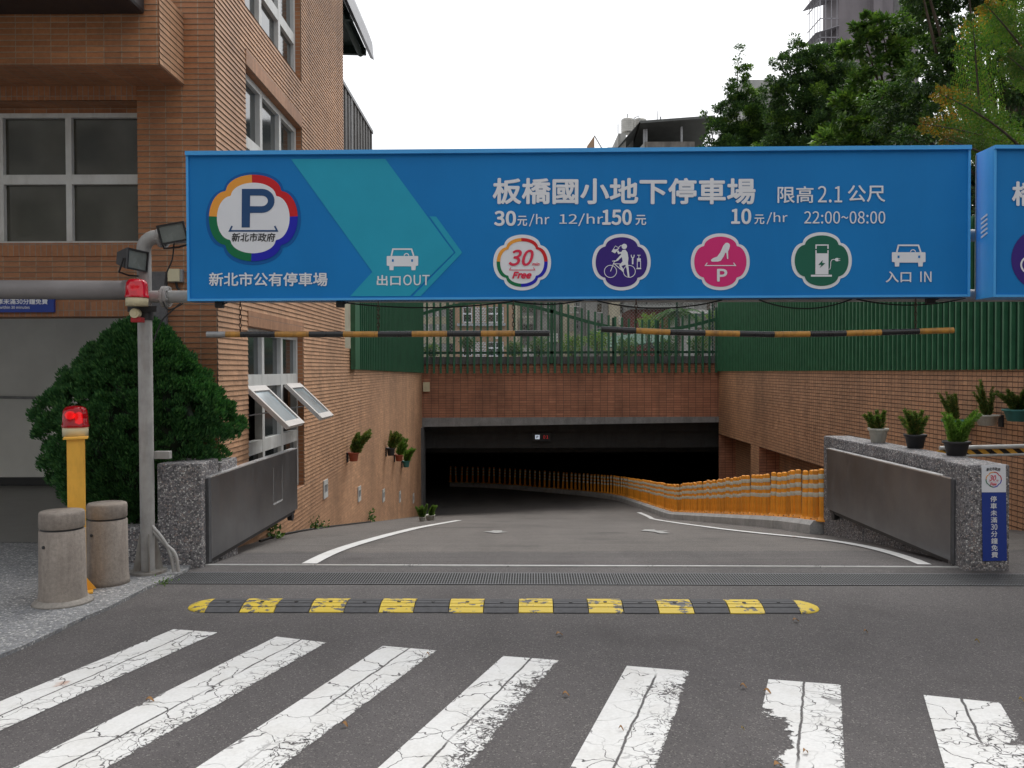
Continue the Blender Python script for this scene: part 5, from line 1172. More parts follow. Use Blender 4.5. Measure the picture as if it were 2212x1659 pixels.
for sgn, o_, mm in ((-1, a_ + d_ * cap, wornyellow('worn_yellow_cap', 31)), (1, b_2 - d_ * cap, wornyellow('worn_yellow_cap2', 44))):
    mb = MB(); n_ = len(prof); R3 = 8; rows = []
    for j in range(R3):
        f_ = math.sqrt(max(0, 1 - (j / (R3 - .6)) ** 2)); r0 = len(mb.v); mb.v += [tuple(o_ + d_ * (sgn * cap * j / (R3 - .6)) + nn * (px * f_) + V3(0, 0, pz * (1 - (j / R3) ** 2) + .001)) for px, pz in prof]; rows.append(r0)
    for j in range(R3 - 1):
        for k in range(n_ - 1): mb.f.append((rows[j] + k, rows[j + 1] + k, rows[j + 1] + k + 1, rows[j] + k + 1)); mb.s.append(True)
    mb.build('end_cap', mm, t, recalc=True)
# ------------------------------------------------------------------ step lights, pots
for u_, v_, lb in ((701, 1056, 'white step light closest to the steel gate on the ramp wall'), (774.5, 1066.5, 'white step light under the lone hanging fern on the ramp wall'), (827, 1070, 'white step light below the black pot in the trio of ferns on the ramp wall'), (862.5, 1073, 'white step light between the trio of ferns and the tunnel corner'), (892, 1076, 'white step light last on the ramp wall before the tunnel mouth')):
    q = PX(u_, v_, XL); t = thing('step_light', lb, 'wall light', tuple(q - V3(0, 0, .13)), 'step lights along the ramp wall'); x = XL + .008; ww, hh = .13, .15
    mb = MB(); mb.box(x + .002, x + .016, q.y - ww, q.y + ww, q.z + .06, q.z + hh - .02); mb.box(x + .002, x + .016, q.y - ww, q.y + ww, q.z - hh + .02, q.z - .05); mb.box(x + .002, x + .016, q.y - ww, q.y - ww + .025, q.z - .05, q.z + .06); mb.box(x + .002, x + .016, q.y + ww - .025, q.y + ww, q.z - .05, q.z + .06); mb.build('frame', M_white, t)
    mb = MB(); mb.quad(V3(x + .004, q.y - ww + .026, q.z + .06), V3(x + .004, q.y + ww - .026, q.z + .06), V3(x + .012, q.y + ww - .026, q.z - .05), V3(x + .012, q.y - ww + .026, q.z - .05)); mb.build('recess', M_galv, t)
def plumes(name, base, n_, h_, spread, mat, par, lean=V3(0, 0, 0), needles=320, bushy=.04):
    C, A_, N_, L_ = [], [], [], []
    for i in range(n_):
        a_ = nrg.uniform(0, 2 * math.pi); s_ = nrg.uniform(.15, 1) * spread; hh = h_ * nrg.uniform(.65, 1.05)
        tip = np.array([math.cos(a_) * s_ + lean.x, math.sin(a_) * s_ + lean.y, hh]); b_ = np.array(base) + np.array([math.cos(a_), math.sin(a_), 0]) * .02
        tt = nrg.uniform(0, 1, needles) ** .8
        cc = b_ + np.outer(tt, tip * [.55, .55, 1]) + np.outer(tt ** 2, tip * [.45, .45, 0]); dd = tip / np.linalg.norm(tip)
        rr = runit(needles); rr -= np.outer(rr @ dd, dd); rr /= np.linalg.norm(rr, axis=1, keepdims=True) + 1e-6
        C.append(cc); A_.append(rr * .8 + dd * .75); N_.append(runit(needles)); L_.append(bushy * (1.25 - tt * .75) * nrg.uniform(.7, 1.3, needles))
    C, A_, N_, L_ = np.concatenate(C), np.concatenate(A_), np.concatenate(N_), np.concatenate(L_)
    return leaves_mesh(name, C, A_, N_, L_ * 1.5, L_ * .38, mat, par)
def potted(label, c, r_, h_, pm, nf, fh, fs, lean=V3(0, 0, 0), group='potted ferns', mat=None, bracket=None, bushy=.036):
    t = thing('potted_fern', label, 'potted plant', tuple(c), group)
    mb = MB(); mb.lathe([(r_ * .66, 0), (r_ * .70, .004), (r_ * .90, h_ * .80), (r_ * .92, h_ * .81), (r_ * 1.02, h_ * .84), (r_ * 1.05, h_), (r_ * .97, h_), (r_ * .9, h_ * .86), (.002, h_ * .85)], c, 24); mb.build('pot', pm, t)
    mb = MB(); mb.lathe([(r_ * .88, h_ * .87), (.002, h_ * .90)], c, 16); mb.build('soil', M_soil, t)
    plumes('foliage', c + V3(0, 0, h_ * .88), nf, fh, fs, mat or (M_fern2 if sum(map(ord, label)) % 2 else M_fern), t, lean, bushy=bushy)
    if bracket is not None: mb = MB(); mb.bbox(*sorted((bracket, bracket + (.02 if bracket < 0 else -.02))), c.y - .05, c.y + .05, c.z - .02, c.z + h_, .004); mb.build('bracket', M_dark, t)
    return t
for lb, u_, vb, vt, wp, pm, nf, fh, fs, l_ in (('white pot with a small fern on the far end of the granite wall', 1897, 956, 925, 42, M_potw, 6, .22, .10, V3(-.05, 0, 0)), ('black pot with a pale fern standing in the middle of the granite wall', 1977, 968, 938, 46, M_potk, 9, .25, .17, V3(-.03, 0, 0)), ('big black pot with bushy fern on the granite wall beside the end pillar', 2066, 984, 953, 55, M_potk, 15, .27, .19, V3(.02, 0, 0))):
    q = G(u_, vb, zw); q.z = zw + .001; sc2 = q.y / FPX; potted(lb, q, wp / 2 * sc2, (vb - vt) * sc2, pm, nf, fh, fs, l_)
for lb, u_, vt, vb, pm, nf, fh, fs, rr, X in (('teal pot with upright fern on the retaining wall half hidden by the big black pot', 2062, 907, 930, M_pott, 11, .40, .18, .16, XR - .19), ('grey white pot with tall fern hanging on the retaining wall beside the cropped teal pot', 2132, 896, 919, M_potw, 9, .44, .15, .145, XR - .19), ('teal pot with low fern on the retaining wall, cropped by the frame', 2200, 884, 910, M_pott, 14, .27, .20, .17, XR - .2)):
    q = PX(u_, vb, X); h_ = (vb - vt) * q.y / FPX; potted(lb, q, rr, h_, pm, nf, fh, fs, V3(-.05, 0, 0), 'potted ferns', bracket=XR - .003)
for lb, u0, u1, vt, vb, pm in (('terracotta pot with spreading fern hanging alone on the ramp wall', 752, 776, 977, 996, M_terra), ('black pot with fern, first of the trio hanging on the ramp wall', 835, 854, 967, 984, M_potk), ('terracotta pot with fern, in the middle of the trio on the ramp wall', 853, 871, 982, 996, M_terra), ('teal pot with fern, lowest of the trio on the ramp wall', 869, 886, 995, 1009, M_pott)):
    q = PX((u0 + u1) / 2, vb, XL + .115); sc2 = q.y / FPX; potted(lb, q, (u1 - u0) / 2 * sc2, (vb - vt) * sc2, pm, 9, .36, .20, V3(.12, -.02, 0), 'potted ferns', bracket=XL + .003, bushy=.052)
for lb, u_, vb, wp, hp, pm, kind in (('small white pot of leaves on the ramp floor at the tunnel corner', 912, 1126, 16, 10, M_potw, 0), ('wide white planter of leaves on the ramp floor beside the small pot', 929, 1124, 22, 12, M_potw, 1)):
    q = GR(u_, vb); sc2 = q.y / FPX; potted(lb, q, wp / 2 * sc2, hp * sc2, pm, 6, .24, .16, V3(.05 * kind, 0, 0), 'white pots at the tunnel corner', M_leaf_light, bushy=.04)
q = GR(911, 1112); mb = MB(); mb.tube([q + V3(.07 * math.cos(a_) * (1 + .2 * math.sin(a_ * 2)), .02 * math.sin(a_ * 3), .16 + .14 * math.sin(a_)) for a_ in np.linspace(0, 4 * math.pi, 26)], .012, 6); mb.build('coiled_hose', M_white, None, 'small white coiled hose standing behind the white pots at the tunnel corner', 'hose')
# wall foot: black cable and weeds
pts = [GR(u_, v_) for u_, v_ in ((560, 1171), (620, 1164), (690, 1156), (760, 1147), (830, 1137), (905, 1126))]; pts = [V3(XL + .05 + .015 * math.sin(p_.y * 3), p_.y, zramp(XL + .05, p_.y) + .012) for p_ in pts]
fine = []
for i in range(len(pts) - 1): fine += [pts[i].lerp(pts[i + 1], j / 5) for j in range(5)]
mb = MB(); mb.tube(fine, .012, 6); mb.build('floor_cable', M_cable, None, 'black cable lying along the foot of the ramp wall', 'cable')
def weed(label, c, n_, h_, mat=M_leaf_mid):
    t = thing('weed', label, 'weed', tuple(c), 'weeds at the wall foot'); 
    b_ = np.array(c) + nrg.normal(size=(n_, 3)) * [.04, .05, 0]; b_[:, 2] = c.z + np.abs(nrg.normal(size=n_)) * h_ * .5
    leaves_mesh('foliage', b_, runit(n_) + [0.3, 0, .5], runit(n_), h_ * .45 * nrg.uniform(.6, 1.2, n_), h_ * .22, mat, t)
    mb = MB(); [mb.tube([c, c + V3(rng.uniform(-.05, .05), rng.uniform(-.05, .05), h_ * rng.uniform(.5, 1))], .003, 4) for _ in range(4)]; mb.build('stem', M_leaf_mid, t)
for lb, u_, v_, n_, h_ in (('weed growing under the far end of the steel gate', 587, 1165, 40, .20), ('weed at the ramp wall foot below the first step light', 676, 1156, 34, .15), ('tiny weed at the ramp wall foot beside the larger weed', 695, 1153, 22, .12), ('weed at the ramp wall foot below the trio of ferns', 798, 1142, 26, .22)):
    p_ = GR(u_, v_); weed(lb, V3(XL + .05, 2.65 * FPX / (CX - u_), zramp(XL, 2.65 * FPX / (CX - u_))), n_, h_)
weed('tiny weed sprouting from the kerb gap at the end of the drain grate', G(352, 1262, .0), 30, .05, M_fern)
# lit display hanging in the tunnel
q = P(1170, 944, 26.66); t = thing('led_display', 'small lit display hanging from the tunnel ceiling', 'display', tuple(q))
mb = MB(); mb.box(q.x - .28, q.x + .28, q.y, q.y + .08, q.z - .13, q.z + .13); mb.cyl((q.x - .2, q.y + .05, q.z + .13), (q.x - .2, q.y + .05, -.3), .012); mb.cyl((q.x + .2, q.y + .05, q.z + .13), (q.x + .2, q.y + .05, -.3), .012); mb.build('housing', M_dark, t)
mb = MB(); mb.box(q.x - .20, q.x - .06, q.y - .006, q.y - .003, q.z - .065, q.z + .065); mb.build('white_panel', emis('white_led', (.75, .85, 1), .3), t)
mb = MB(); mp = lambda x, y, d: V3(q.x + x, q.y - .006 - d, q.z - y); text_px(mb, '0', .05, -.05, .11, .05, 0, mp); text_px(mb, '1', .15, -.05, .20, .05, 0, mp); mb.build('digits', emis('red_led', (1, .05, .05), .12), t)
mb = MB(); text_px(mb, 'P', -.16, -.04, -.10, .04, .003, mp, .004); mb.build('letter', M_black, t)
# fallen leaves
LV = [((1783, 2022), 24, M_fallen, 'pale brown fallen leaf on bare asphalt between the speed bump and the crossing'), ((1804, 2214), 22, M_fallen, 'orange brown fallen leaf between the fourth and fifth crossing bars'), ((1099, 2311), 22, M_fallen, 'brown fallen leaf at the edge of the third crossing bar'), ((478, 2232), 26, M_fallen, 'brown fallen leaf on the second crossing bar'), ((1980, 2324), 16, M_fallen, 'tiny brown fallen leaf on the fifth crossing bar'),
      ((2370, 2188), 20, M_fallen, 'dark brown fallen leaf between the fifth and sixth crossing bars'), ((2446, 2205), 24, M_fallen, 'reddish fallen leaf at the worn corner of the sixth crossing bar'), ((2537, 1978), 22, M_fallen, 'thin fallen leaf just before the end cap of the speed bump'), ((2480, 2440), 34, M_fallen, 'large curled brown leaf at the frame edge beside the sixth crossing bar'), ((2760, 2014), 14, M_fallen, 'tiny brown leaf on the asphalt below the second steel gate'),
      ((2368, 2325), 12, M_leaf_rust, 'tiny yellow leaf on bare asphalt left of the sixth crossing bar'), ((3115, 2045), 14, M_leaf_rust, 'yellow leaf by the dark spot on the asphalt below the granite pillar'), ((3256, 2232), 16, M_leaf_rust, 'orange leaf on the asphalt beyond the seventh crossing bar'), ((1364, 2087), 10, M_fallen, 'red brown leaf at the top corner of the third crossing bar'), ((2568, 2398), 22, M_fallen, 'brown leaf lying in the worn gap of the sixth crossing bar')]
for (fx_, fy), wp, mm, lb in LV:
    c = G(fx_ / 1.4756, fy / 1.4756, .012); s_ = wp / 1.4756 / FPX * c.y; an = rng.uniform(-.5, .5); mb = MB(); n_ = 7; top, bot = [], []
    for i in range(n_):
        tt = i / (n_ - 1); wd = math.sin(math.pi * tt) ** .8 * s_ * .34; cz = .010 * math.sin(math.pi * tt * 1.3)
        ctr = V3((tt - .5) * s_, .0, cz); top.append(ctr + V3(0, wd, .006)); bot.append(ctr + V3(0, -wd, .006 * (1 - tt)))
        mb.v += [tuple(ctr), tuple(top[-1]), tuple(bot[-1])]
    for i in range(n_ - 1): k = 3 * i; mb.f += [(k, k + 3, k + 4, k + 1), (k + 2, k + 5, k + 3, k)]; mb.s += [True, True]
    mb.v = [tuple(c + Matrix.Rotation(an, 3, 'Z') @ Vector(v_)) for v_ in mb.v]; mb.build('fallen_leaf', mm, None, lb, 'leaf', 'fallen leaves on the road')
# ------------------------------------------------------------------ clipped conifer bush
def bush():
    c = P(308, 1135, 7.55); c.z = zpl; t = thing('conifer_bush', 'dense clipped dark green conifer bush behind the gantry pole', 'bush', (c.x, c.y, zpl))
    prof = [(0.05, .55), (.2, .86), (.35, 1.0), (.5, .98), (.62, .86), (.74, .68), (.85, .48), (.94, .26), (1.0, .06)]
    zb_, zt_ = zpl - .02, P(310, 690, 7.5).z; H_ = zt_ - zb_; Rm = 205 / FPX * 7.5; C, A_, N_, L_ = [], [], [], []
    ph = nrg.uniform(0, 6.28, 6)
    for k in range(1500):
        f_ = nrg.uniform(0, 1) ** .85; a_ = nrg.uniform(0, 2 * math.pi); r_ = Rm * float(np.interp(f_, [p_[0] for p_ in prof], [p_[1] for p_ in prof]))
        r_ *= 1 + .09 * math.sin(3 * a_ + ph[0] + f_ * 7) + .07 * math.sin(7 * a_ + ph[1] - f_ * 13)
        deep = nrg.uniform(.84, 1.0) if k % 3 else nrg.uniform(.6, .85)
        ctr = np.array([c.x + r_ * deep * math.cos(a_) * (1.06 if math.cos(a_) < 0 else .98), c.y + .55 * r_ * deep * math.sin(a_), zb_ + f_ * H_ - .04])
        if ctr[0] > -2.60 and ctr[2] < 1.0: continue
        out = np.array([math.cos(a_) * .9, math.sin(a_) * .9, .75 + f_ * .5]); out /= np.linalg.norm(out); pr = nrg.uniform(.045, .085); n_ = 110
        dd = runit(n_) + out * .9; dd /= np.linalg.norm(dd, axis=1, keepdims=True); rad = nrg.uniform(.25, 1, n_) ** .5
        C.append(ctr + dd * (rad * pr)[:, None]); A_.append(dd * .6 + out + [0, 0, .35] + nrg.normal(size=(n_, 3)) * .25); N_.append(runit(n_)); L_.append(nrg.uniform(.026, .046, n_))
    C, A_, N_, L_ = map(np.concatenate, (C, A_, N_, L_)); leaves_mesh('foliage', C, A_, N_, L_, L_ * .40, M_thuja, t, fold=.1)
    mb = MB(); mb.lathe([(Rm * .40, .06), (Rm * .58, .3), (Rm * .62, H_ * .42), (Rm * .44, H_ * .66), (Rm * .2, H_ * .86), (.02, H_ * .95)], V3(c.x, c.y, zpl), 18); mb.v = [(x, c.y + (y - c.y) * .55, z) for x, y, z in mb.v]; mb.build('shade_core', leafmat('thuja_inner_shade', (.010, .022, .010), (.016, .034, .014)), t)  # solid dark core blocks see-through, inner shade put into its colour
    mb = MB()
    for k in range(3): mb.tube([V3(c.x + .05 * k - .05, c.y, zpl - .02), V3(c.x + .08 * k - .08, c.y, zpl + .4), V3(c.x + .15 * k - .15, c.y + .05, zpl + .8)], [.045, .035, .02], 8)
    mb.build('trunk', M_bark, t)
bush()
# ------------------------------------------------------------------ trees
def tree(label, base, clumps, mat, leaf, per, group='trees above the retaining wall', trunk_r=.18, droop=.0, ratio=.5, mat2=None, frac2=0.0, par=None):
    """clumps = [(u, v, depth, radius in photo pixels)] set out from the outline of the crown; real depths and sizes"""
    t = thing('tree', label, 'tree', tuple(base), group); C, A_, N_, L_ = [], [], [], []; C2, A2, N2, L2 = [], [], [], []; cs = []
    for (u_, v_, Y, rp) in clumps:
        p_ = P(u_, v_, Y); r_ = rp / FPX * Y; cs.append((p_, r_)); sub = max(9, int(30 * (r_ / .6) ** 1.2))
        for s_ in range(sub):
            d_ = runit(1)[0] * nrg.uniform(.35, 1.0); sc3 = np.array(p_) + d_ * r_ * [1, 1.1, .85]; sr = r_ * nrg.uniform(.22, .42); n_ = min(1200, max(45, int(per * 14.0 * sr * sr / (leaf * leaf))))
            if rp < 18: n_ = 12; sr *= 1.7
            q = runit(n_); q[:, 2] *= .65; rad = nrg.uniform(.2, 1.05, n_) ** .6; out = d_ / (np.linalg.norm(d_) + 1e-6)
            ax = q * .7 + out * .6 + [0, 0, .15 - droop] + nrg.normal(size=(n_, 3)) * .35; nn_ = runit(n_) * .6 + [0, 0, 1.0]
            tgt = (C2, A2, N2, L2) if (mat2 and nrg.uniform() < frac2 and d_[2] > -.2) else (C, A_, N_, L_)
            tgt[0].append(sc3 + q * (rad * sr)[:, None]); tgt[1].append(ax); tgt[2].append(nn_); tgt[3].append(leaf * nrg.uniform(.65, 1.3, n_))
    C, A_, N_, L_ = map(np.concatenate, (C, A_, N_, L_)); leaves_mesh('crown', C, A_, N_, L_, L_ * ratio, mat, t)
    if C2: C2, A2, N2, L2 = map(np.concatenate, (C2, A2, N2, L2)); leaves_mesh('young_leaves', C2, A2, N2, L2, L2 * ratio, mat2, t)
    mb = MB(); ctr = sum((c_[0] for c_ in cs), V3(0, 0, 0)) / len(cs); fork = base.lerp(ctr, .55); fork.x, fork.y = base.x + (ctr.x - base.x) * .3, base.y + (ctr.y - base.y) * .3
    mb.tube([base - V3(0, 0, .2), base.lerp(fork, .5) + V3(.06, .05, 0), fork], [trunk_r * 1.3, trunk_r, trunk_r * .8], 10)
    for (p_, r_) in cs:
        if rng.random() < .4: md = fork.lerp(p_, .5) + V3(rng.uniform(-.2, .2), rng.uniform(-.2, .2), -.1 * r_); mb.tube([fork, md, p_ + V3(0, 0, r_ * .2)], [trunk_r * .4, trunk_r * .2, .010], 6)
    mb.build('trunk', M_bark, t); return t
zg = 1.86
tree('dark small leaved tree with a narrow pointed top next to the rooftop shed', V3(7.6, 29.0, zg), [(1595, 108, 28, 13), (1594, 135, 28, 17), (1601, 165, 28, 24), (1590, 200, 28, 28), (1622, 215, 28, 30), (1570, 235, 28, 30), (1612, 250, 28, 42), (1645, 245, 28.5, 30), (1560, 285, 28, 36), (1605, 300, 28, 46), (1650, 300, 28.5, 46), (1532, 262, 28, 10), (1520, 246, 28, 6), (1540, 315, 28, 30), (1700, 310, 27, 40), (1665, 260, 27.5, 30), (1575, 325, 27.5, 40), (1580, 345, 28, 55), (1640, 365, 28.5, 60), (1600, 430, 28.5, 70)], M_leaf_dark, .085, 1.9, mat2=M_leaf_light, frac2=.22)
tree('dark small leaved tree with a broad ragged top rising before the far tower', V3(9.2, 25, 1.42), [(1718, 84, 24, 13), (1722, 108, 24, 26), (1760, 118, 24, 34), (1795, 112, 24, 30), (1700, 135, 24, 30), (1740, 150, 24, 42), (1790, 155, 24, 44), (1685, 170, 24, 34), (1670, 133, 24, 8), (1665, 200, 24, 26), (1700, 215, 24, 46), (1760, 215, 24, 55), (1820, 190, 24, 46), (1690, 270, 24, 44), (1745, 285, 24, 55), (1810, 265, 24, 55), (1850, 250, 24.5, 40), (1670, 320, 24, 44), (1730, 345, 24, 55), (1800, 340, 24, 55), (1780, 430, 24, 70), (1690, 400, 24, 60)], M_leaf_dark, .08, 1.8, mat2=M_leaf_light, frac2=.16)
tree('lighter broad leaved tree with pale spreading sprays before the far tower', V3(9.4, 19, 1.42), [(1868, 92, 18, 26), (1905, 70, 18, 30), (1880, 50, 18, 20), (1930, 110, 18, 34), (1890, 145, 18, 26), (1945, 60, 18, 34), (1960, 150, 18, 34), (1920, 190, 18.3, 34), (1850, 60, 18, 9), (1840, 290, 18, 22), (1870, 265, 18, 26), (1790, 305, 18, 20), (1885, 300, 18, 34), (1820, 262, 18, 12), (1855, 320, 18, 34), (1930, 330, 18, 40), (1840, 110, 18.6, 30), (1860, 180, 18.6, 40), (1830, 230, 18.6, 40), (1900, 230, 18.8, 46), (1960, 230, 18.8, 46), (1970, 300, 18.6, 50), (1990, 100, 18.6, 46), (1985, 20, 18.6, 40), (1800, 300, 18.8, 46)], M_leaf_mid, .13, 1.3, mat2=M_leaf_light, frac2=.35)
cl = []
for i in range(10):
    for j in range(13):
        u_ = 1935 + i * 42 + rng.uniform(-16, 16); v_ = -95 + j * 44 + rng.uniform(-16, 16)
        if u_ < 1975 and v_ < 190: continue
        cl.append((u_, v_, 15.2 + rng.uniform(-.7, .9), rng.uniform(32, 52)))
tree('tall glossy leaved tree filling the sky behind the feathery frond', V3(9.0, 15.6, 1.42), cl, M_leaf_dark, .075, 1.25, trunk_r=.22, droop=.35, mat2=M_leaf_mid, frac2=.45)
# feathery compound leaves close to the viewer
def frond_tree():
    base = V3(7.4, 9.6, 1.42); t = thing('feathery_tree', 'young tree with long feathery yellow green fronds above the second sign', 'tree', tuple(base), 'trees above the retaining wall')
    C, A_, N_, L_, Cr, Ar, Nr, Lr = [], [], [], [], [], [], [], []; st = MB()
    fr = [((2125, 330), (2112, 200), (2103, 55), 58, .18), ((2215, 330), (2150, 255), (2025, 200), 46, .4), ((2230, 330), (2130, 285), (1993, 268), 42, .4), ((2240, 150), (2180, 60), (2128, 10), 50, .3), ((2260, 200), (2215, 150), (2175, 120), 44, .1), ((2150, 345), (2090, 312), (2035, 300), 34, .4), ((2290, 100), (2240, 10), (2200, -60), 56, .2)]
    for (a_, b_2, c_, wpx, rust) in fr:
        Y = 9.0 + rng.uniform(-.3, .5); p0, p1, p2 = P(*a_, Y + .25), P(*b_2, Y), P(*c_, Y - .35); n_ = 30; pts = []
        for i in range(n_ + 1): s_ = i / n_; pts.append(p0 * (1 - s_) ** 2 + p1 * (2 * s_ * (1 - s_)) + p2 * s_ ** 2)
        st.tube(pts, [.014 * (1 - i / n_) + .003 for i in range(n_ + 1)], 6)
        for i in range(3, n_ + 1):
            d_ = (pts[i] - pts[i - 1]).normalized(); vw = (pts[i] - CAM).normalized(); sd = d_.cross(vw).normalized()
            taper = .55 + .45 * math.sin(math.pi * (i / n_) ** .9) if i < n_ - 4 else .62 - .05 * (i - n_ + 4); taper *= 1 + .12 * math.sin(i * 2.3)
            for sgn in (-1, 1):
                ln = wpx / FPX * Y * taper * rng.uniform(.85, 1.1); dr = (sd * sgn + d_ * (.55 + .5 * i / n_) + V3(0, 0, -.10)).normalized(); k = 13
                s_ = np.linspace(.06, 1, k); cc = np.array(pts[i]) + np.outer(s_ * ln, np.array(dr)); 
                for q_ in (-1, 1):
                    ax = np.tile(np.array(d_) * q_ + np.array(dr) * .5, (k, 1)) + nrg.normal(size=(k, 3)) * .12; L = .032 * (1.15 - .45 * s_)
                    nn_ = np.tile(np.array(-vw), (k, 1)) + nrg.normal(size=(k, 3)) * .45
                    rm = nrg.uniform(0, 1, k) < np.clip((i / n_ + .25 * s_ - (1.12 - rust)) * 2.6, 0, .9)
                    for tg, mk in (((Cr, Ar, Nr, Lr), rm), ((C, A_, N_, L_), ~rm)):
                        if mk.any(): tg[0].append(cc[mk]); tg[1].append(ax[mk]); tg[2].append(nn_[mk]); tg[3].append(L[mk])
    for (a, b, c, d, nm, mm) in ((C, A_, N_, L_, 'crown', M_leaf_frond), (Cr, Ar, Nr, Lr, 'rusty_tips', M_leaf_rust)):
        a, b, c, d = map(np.concatenate, (a, b, c, d)); leaves_mesh(nm, a, b, c, d, d * .58, mm, t, fold=.1)
    top = P(2235, 330, 9.3); st.tube([base, base.lerp(top, .5) + V3(.1, 0, 0), top, P(2250, 150, 9.3)], [.08, .06, .04, .02], 8); st.build('trunk', M_bark, t)
frond_tree()
# ------------------------------------------------------------------ garden behind the railing
def shrub(label, u_, v_, Y, rp, mat, leaf=.07, n_=1400, group='shrubs behind the bar railing'):
    p_ = P(u_, v_, Y); r_ = rp / FPX * Y; b_ = V3(p_.x, p_.y, zg); t = thing('garden_shrub', label, 'shrub', tuple(b_), group)
    q = runit(n_); rad = nrg.uniform(.1, 1, n_) ** .5; lump = 1 + .25 * np.sin(q[:, 0] * 7 + q[:, 2] * 5)
    C = np.array(p_) + q * (rad * lump * r_)[:, None] * [1, .8, .9]; C[:, 2] = np.maximum(C[:, 2], zg); L_ = leaf * nrg.uniform(.6, 1.4, n_)
    leaves_mesh('foliage', C, q * .6 + nrg.normal(size=(n_, 3)) * .5 + [0, 0, .3], runit(n_) + [0, 0, .8], L_, L_ * .45, mat, t)
    mb = MB(); [mb.tube([b_ - V3(0, 0, .1), p_ + V3(rng.uniform(-.5, .5) * r_, rng.uniform(-.3, .3) * r_, rng.uniform(.1, .6) * r_)], [.03, .008], 5) for _ in range(6)]; mb.build('stem', M_bark, t)
for lb, u_, v_, Y, rp, mm in (('dark shrub behind the railing by the green corrugated panel', 930, 757, 32, 16, M_leaf_mid), ('thin young shrub before the tan apartment house windows', 1010, 742, 33, 17, M_leaf_dark), ('shrub growing before the tan apartment house corner', 1110, 755, 31, 18, M_leaf_mid), ('bright green shrub under the end of the level height bar', 1165, 750, 30, 24, M_leaf_mid), ('light green shrub in the gap between the two height bars', 1235, 748, 30, 26, M_leaf_light), ('tall light shrub before the old apartment block', 1290, 738, 32, 26, M_leaf_light), ('green shrub under the first yellow band of the bent height bar', 1350, 752, 30, 24, M_leaf_mid), ('yellow green spreading shrub before the dark red wall', 1400, 700, 34, 24, M_leaf_light), ('dark green shrub beneath the palm', 1440, 752, 30, 24, M_leaf_dark), ('dark shrub beside the long slatted fence', 1510, 745, 29.5, 24, M_leaf_mid), ('tree top shrub peeping over the slatted fence end', 1545, 690, 31, 18, M_leaf_light)):
    shrub(lb, u_, v_, Y, rp, mm)
# palm
def palm():
    c = P(1462, 676, 33); t = thing('palm', 'small fan of drooping palm fronds behind the bar railing', 'palm', (c.x, c.y, zg)); C, A_, N_, L_ = [], [], [], []; st = MB()
    st.tube([V3(c.x, c.y, zg - .1), V3(c.x + .05, c.y, (zg + c.z) / 2), c], [.13, .11, .09], 10); st.build('trunk', M_bark, t); rb = MB()
    for k in range(18):
        a_ = 2 * math.pi * k / 18 + rng.uniform(-.2, .2); up = rng.uniform(.1, .75); ln = rng.uniform(.9, 1.35); pts = [c + V3(math.cos(a_) * ln * s_, math.sin(a_) * ln * s_, up * s_ - .85 * s_ * s_) for s_ in np.linspace(0, 1, 9)]; rb.tube(pts, [.014 * (1 - i / 9) + .003 for i in range(9)], 5)
        for i in range(1, 9):
            for j in range(5):
                p_ = pts[i - 1].lerp(pts[i], j / 5); d_ = (pts[i] - pts[i - 1]).normalized(); sd = d_.cross(V3(0, 0, 1)).normalized()
                for sgn in (-1, 1): C.append(p_); A_.append(sd * sgn + d_ * .7 + V3(0, 0, -.35)); N_.append(V3(0, 0, 1)); L_.append(.36 * (1.1 - i / 12))
    L_ = np.array(L_); leaves_mesh('fronds', np.array(C), np.array(A_), np.array(N_), L_, L_ * .12, M_palm, t); rb.build('frond_stems', M_palm, t)
palm()
# ------------------------------------------------------------------ houses beyond
M_tan = simple('tan_render', (.36, .235, .145), .8, 0, .16, 1.2, 0, (.15, .10, .07, .5)); M_creamw = simple('cream_render', (.50, .46, .34), .8, 0, .16, 1.2, 0, (.2, .17, .12, .5)); M_oldw = simple('old_render', (.36, .36, .34), .85, 0, .3, .9, 0, (.09, .085, .08, .8))
def face_house(name, label, u0, u1, Y, ztop, depth, mat, wins, wallrest=None, group='houses beyond the bar railing'):
    x0, x1 = P(u0, 700, Y).x, P(u1, 700, Y).x; t = thing(name, label, 'building', ((x0 + x1) / 2, Y + depth / 2, zg), group)
    hs_ = []; 
    for (a_, b_2, c_, d_) in wins:
        p_, q_ = P(a_, c_, Y), P(b_2, d_, Y); hs_.append((p_.x, q_.x, q_.z, p_.z))
    mb = MB(); wall_cells(mb, V3(0, Y, 0), V3(1, 0, 0), x0, x1, zg - .3, ztop, hs_)
    mb.quad(V3(x0, Y, zg - .3), V3(x0, Y + depth, zg - .3), V3(x0, Y + depth, ztop), V3(x0, Y, ztop)); mb.quad(V3(x1, Y, zg - .3), V3(x1, Y + depth, zg - .3), V3(x1, Y + depth, ztop), V3(x1, Y, ztop)); mb.quad(V3(x0, Y, ztop), V3(x1, Y, ztop), V3(x1, Y + depth, ztop), V3(x0, Y + depth, ztop)); mb.quad(V3(x0, Y + depth, zg), V3(x1, Y + depth, zg), V3(x1, Y + depth, ztop), V3(x0, Y + depth, ztop)); mb.build('wall', mat, t)
    return t, hs_
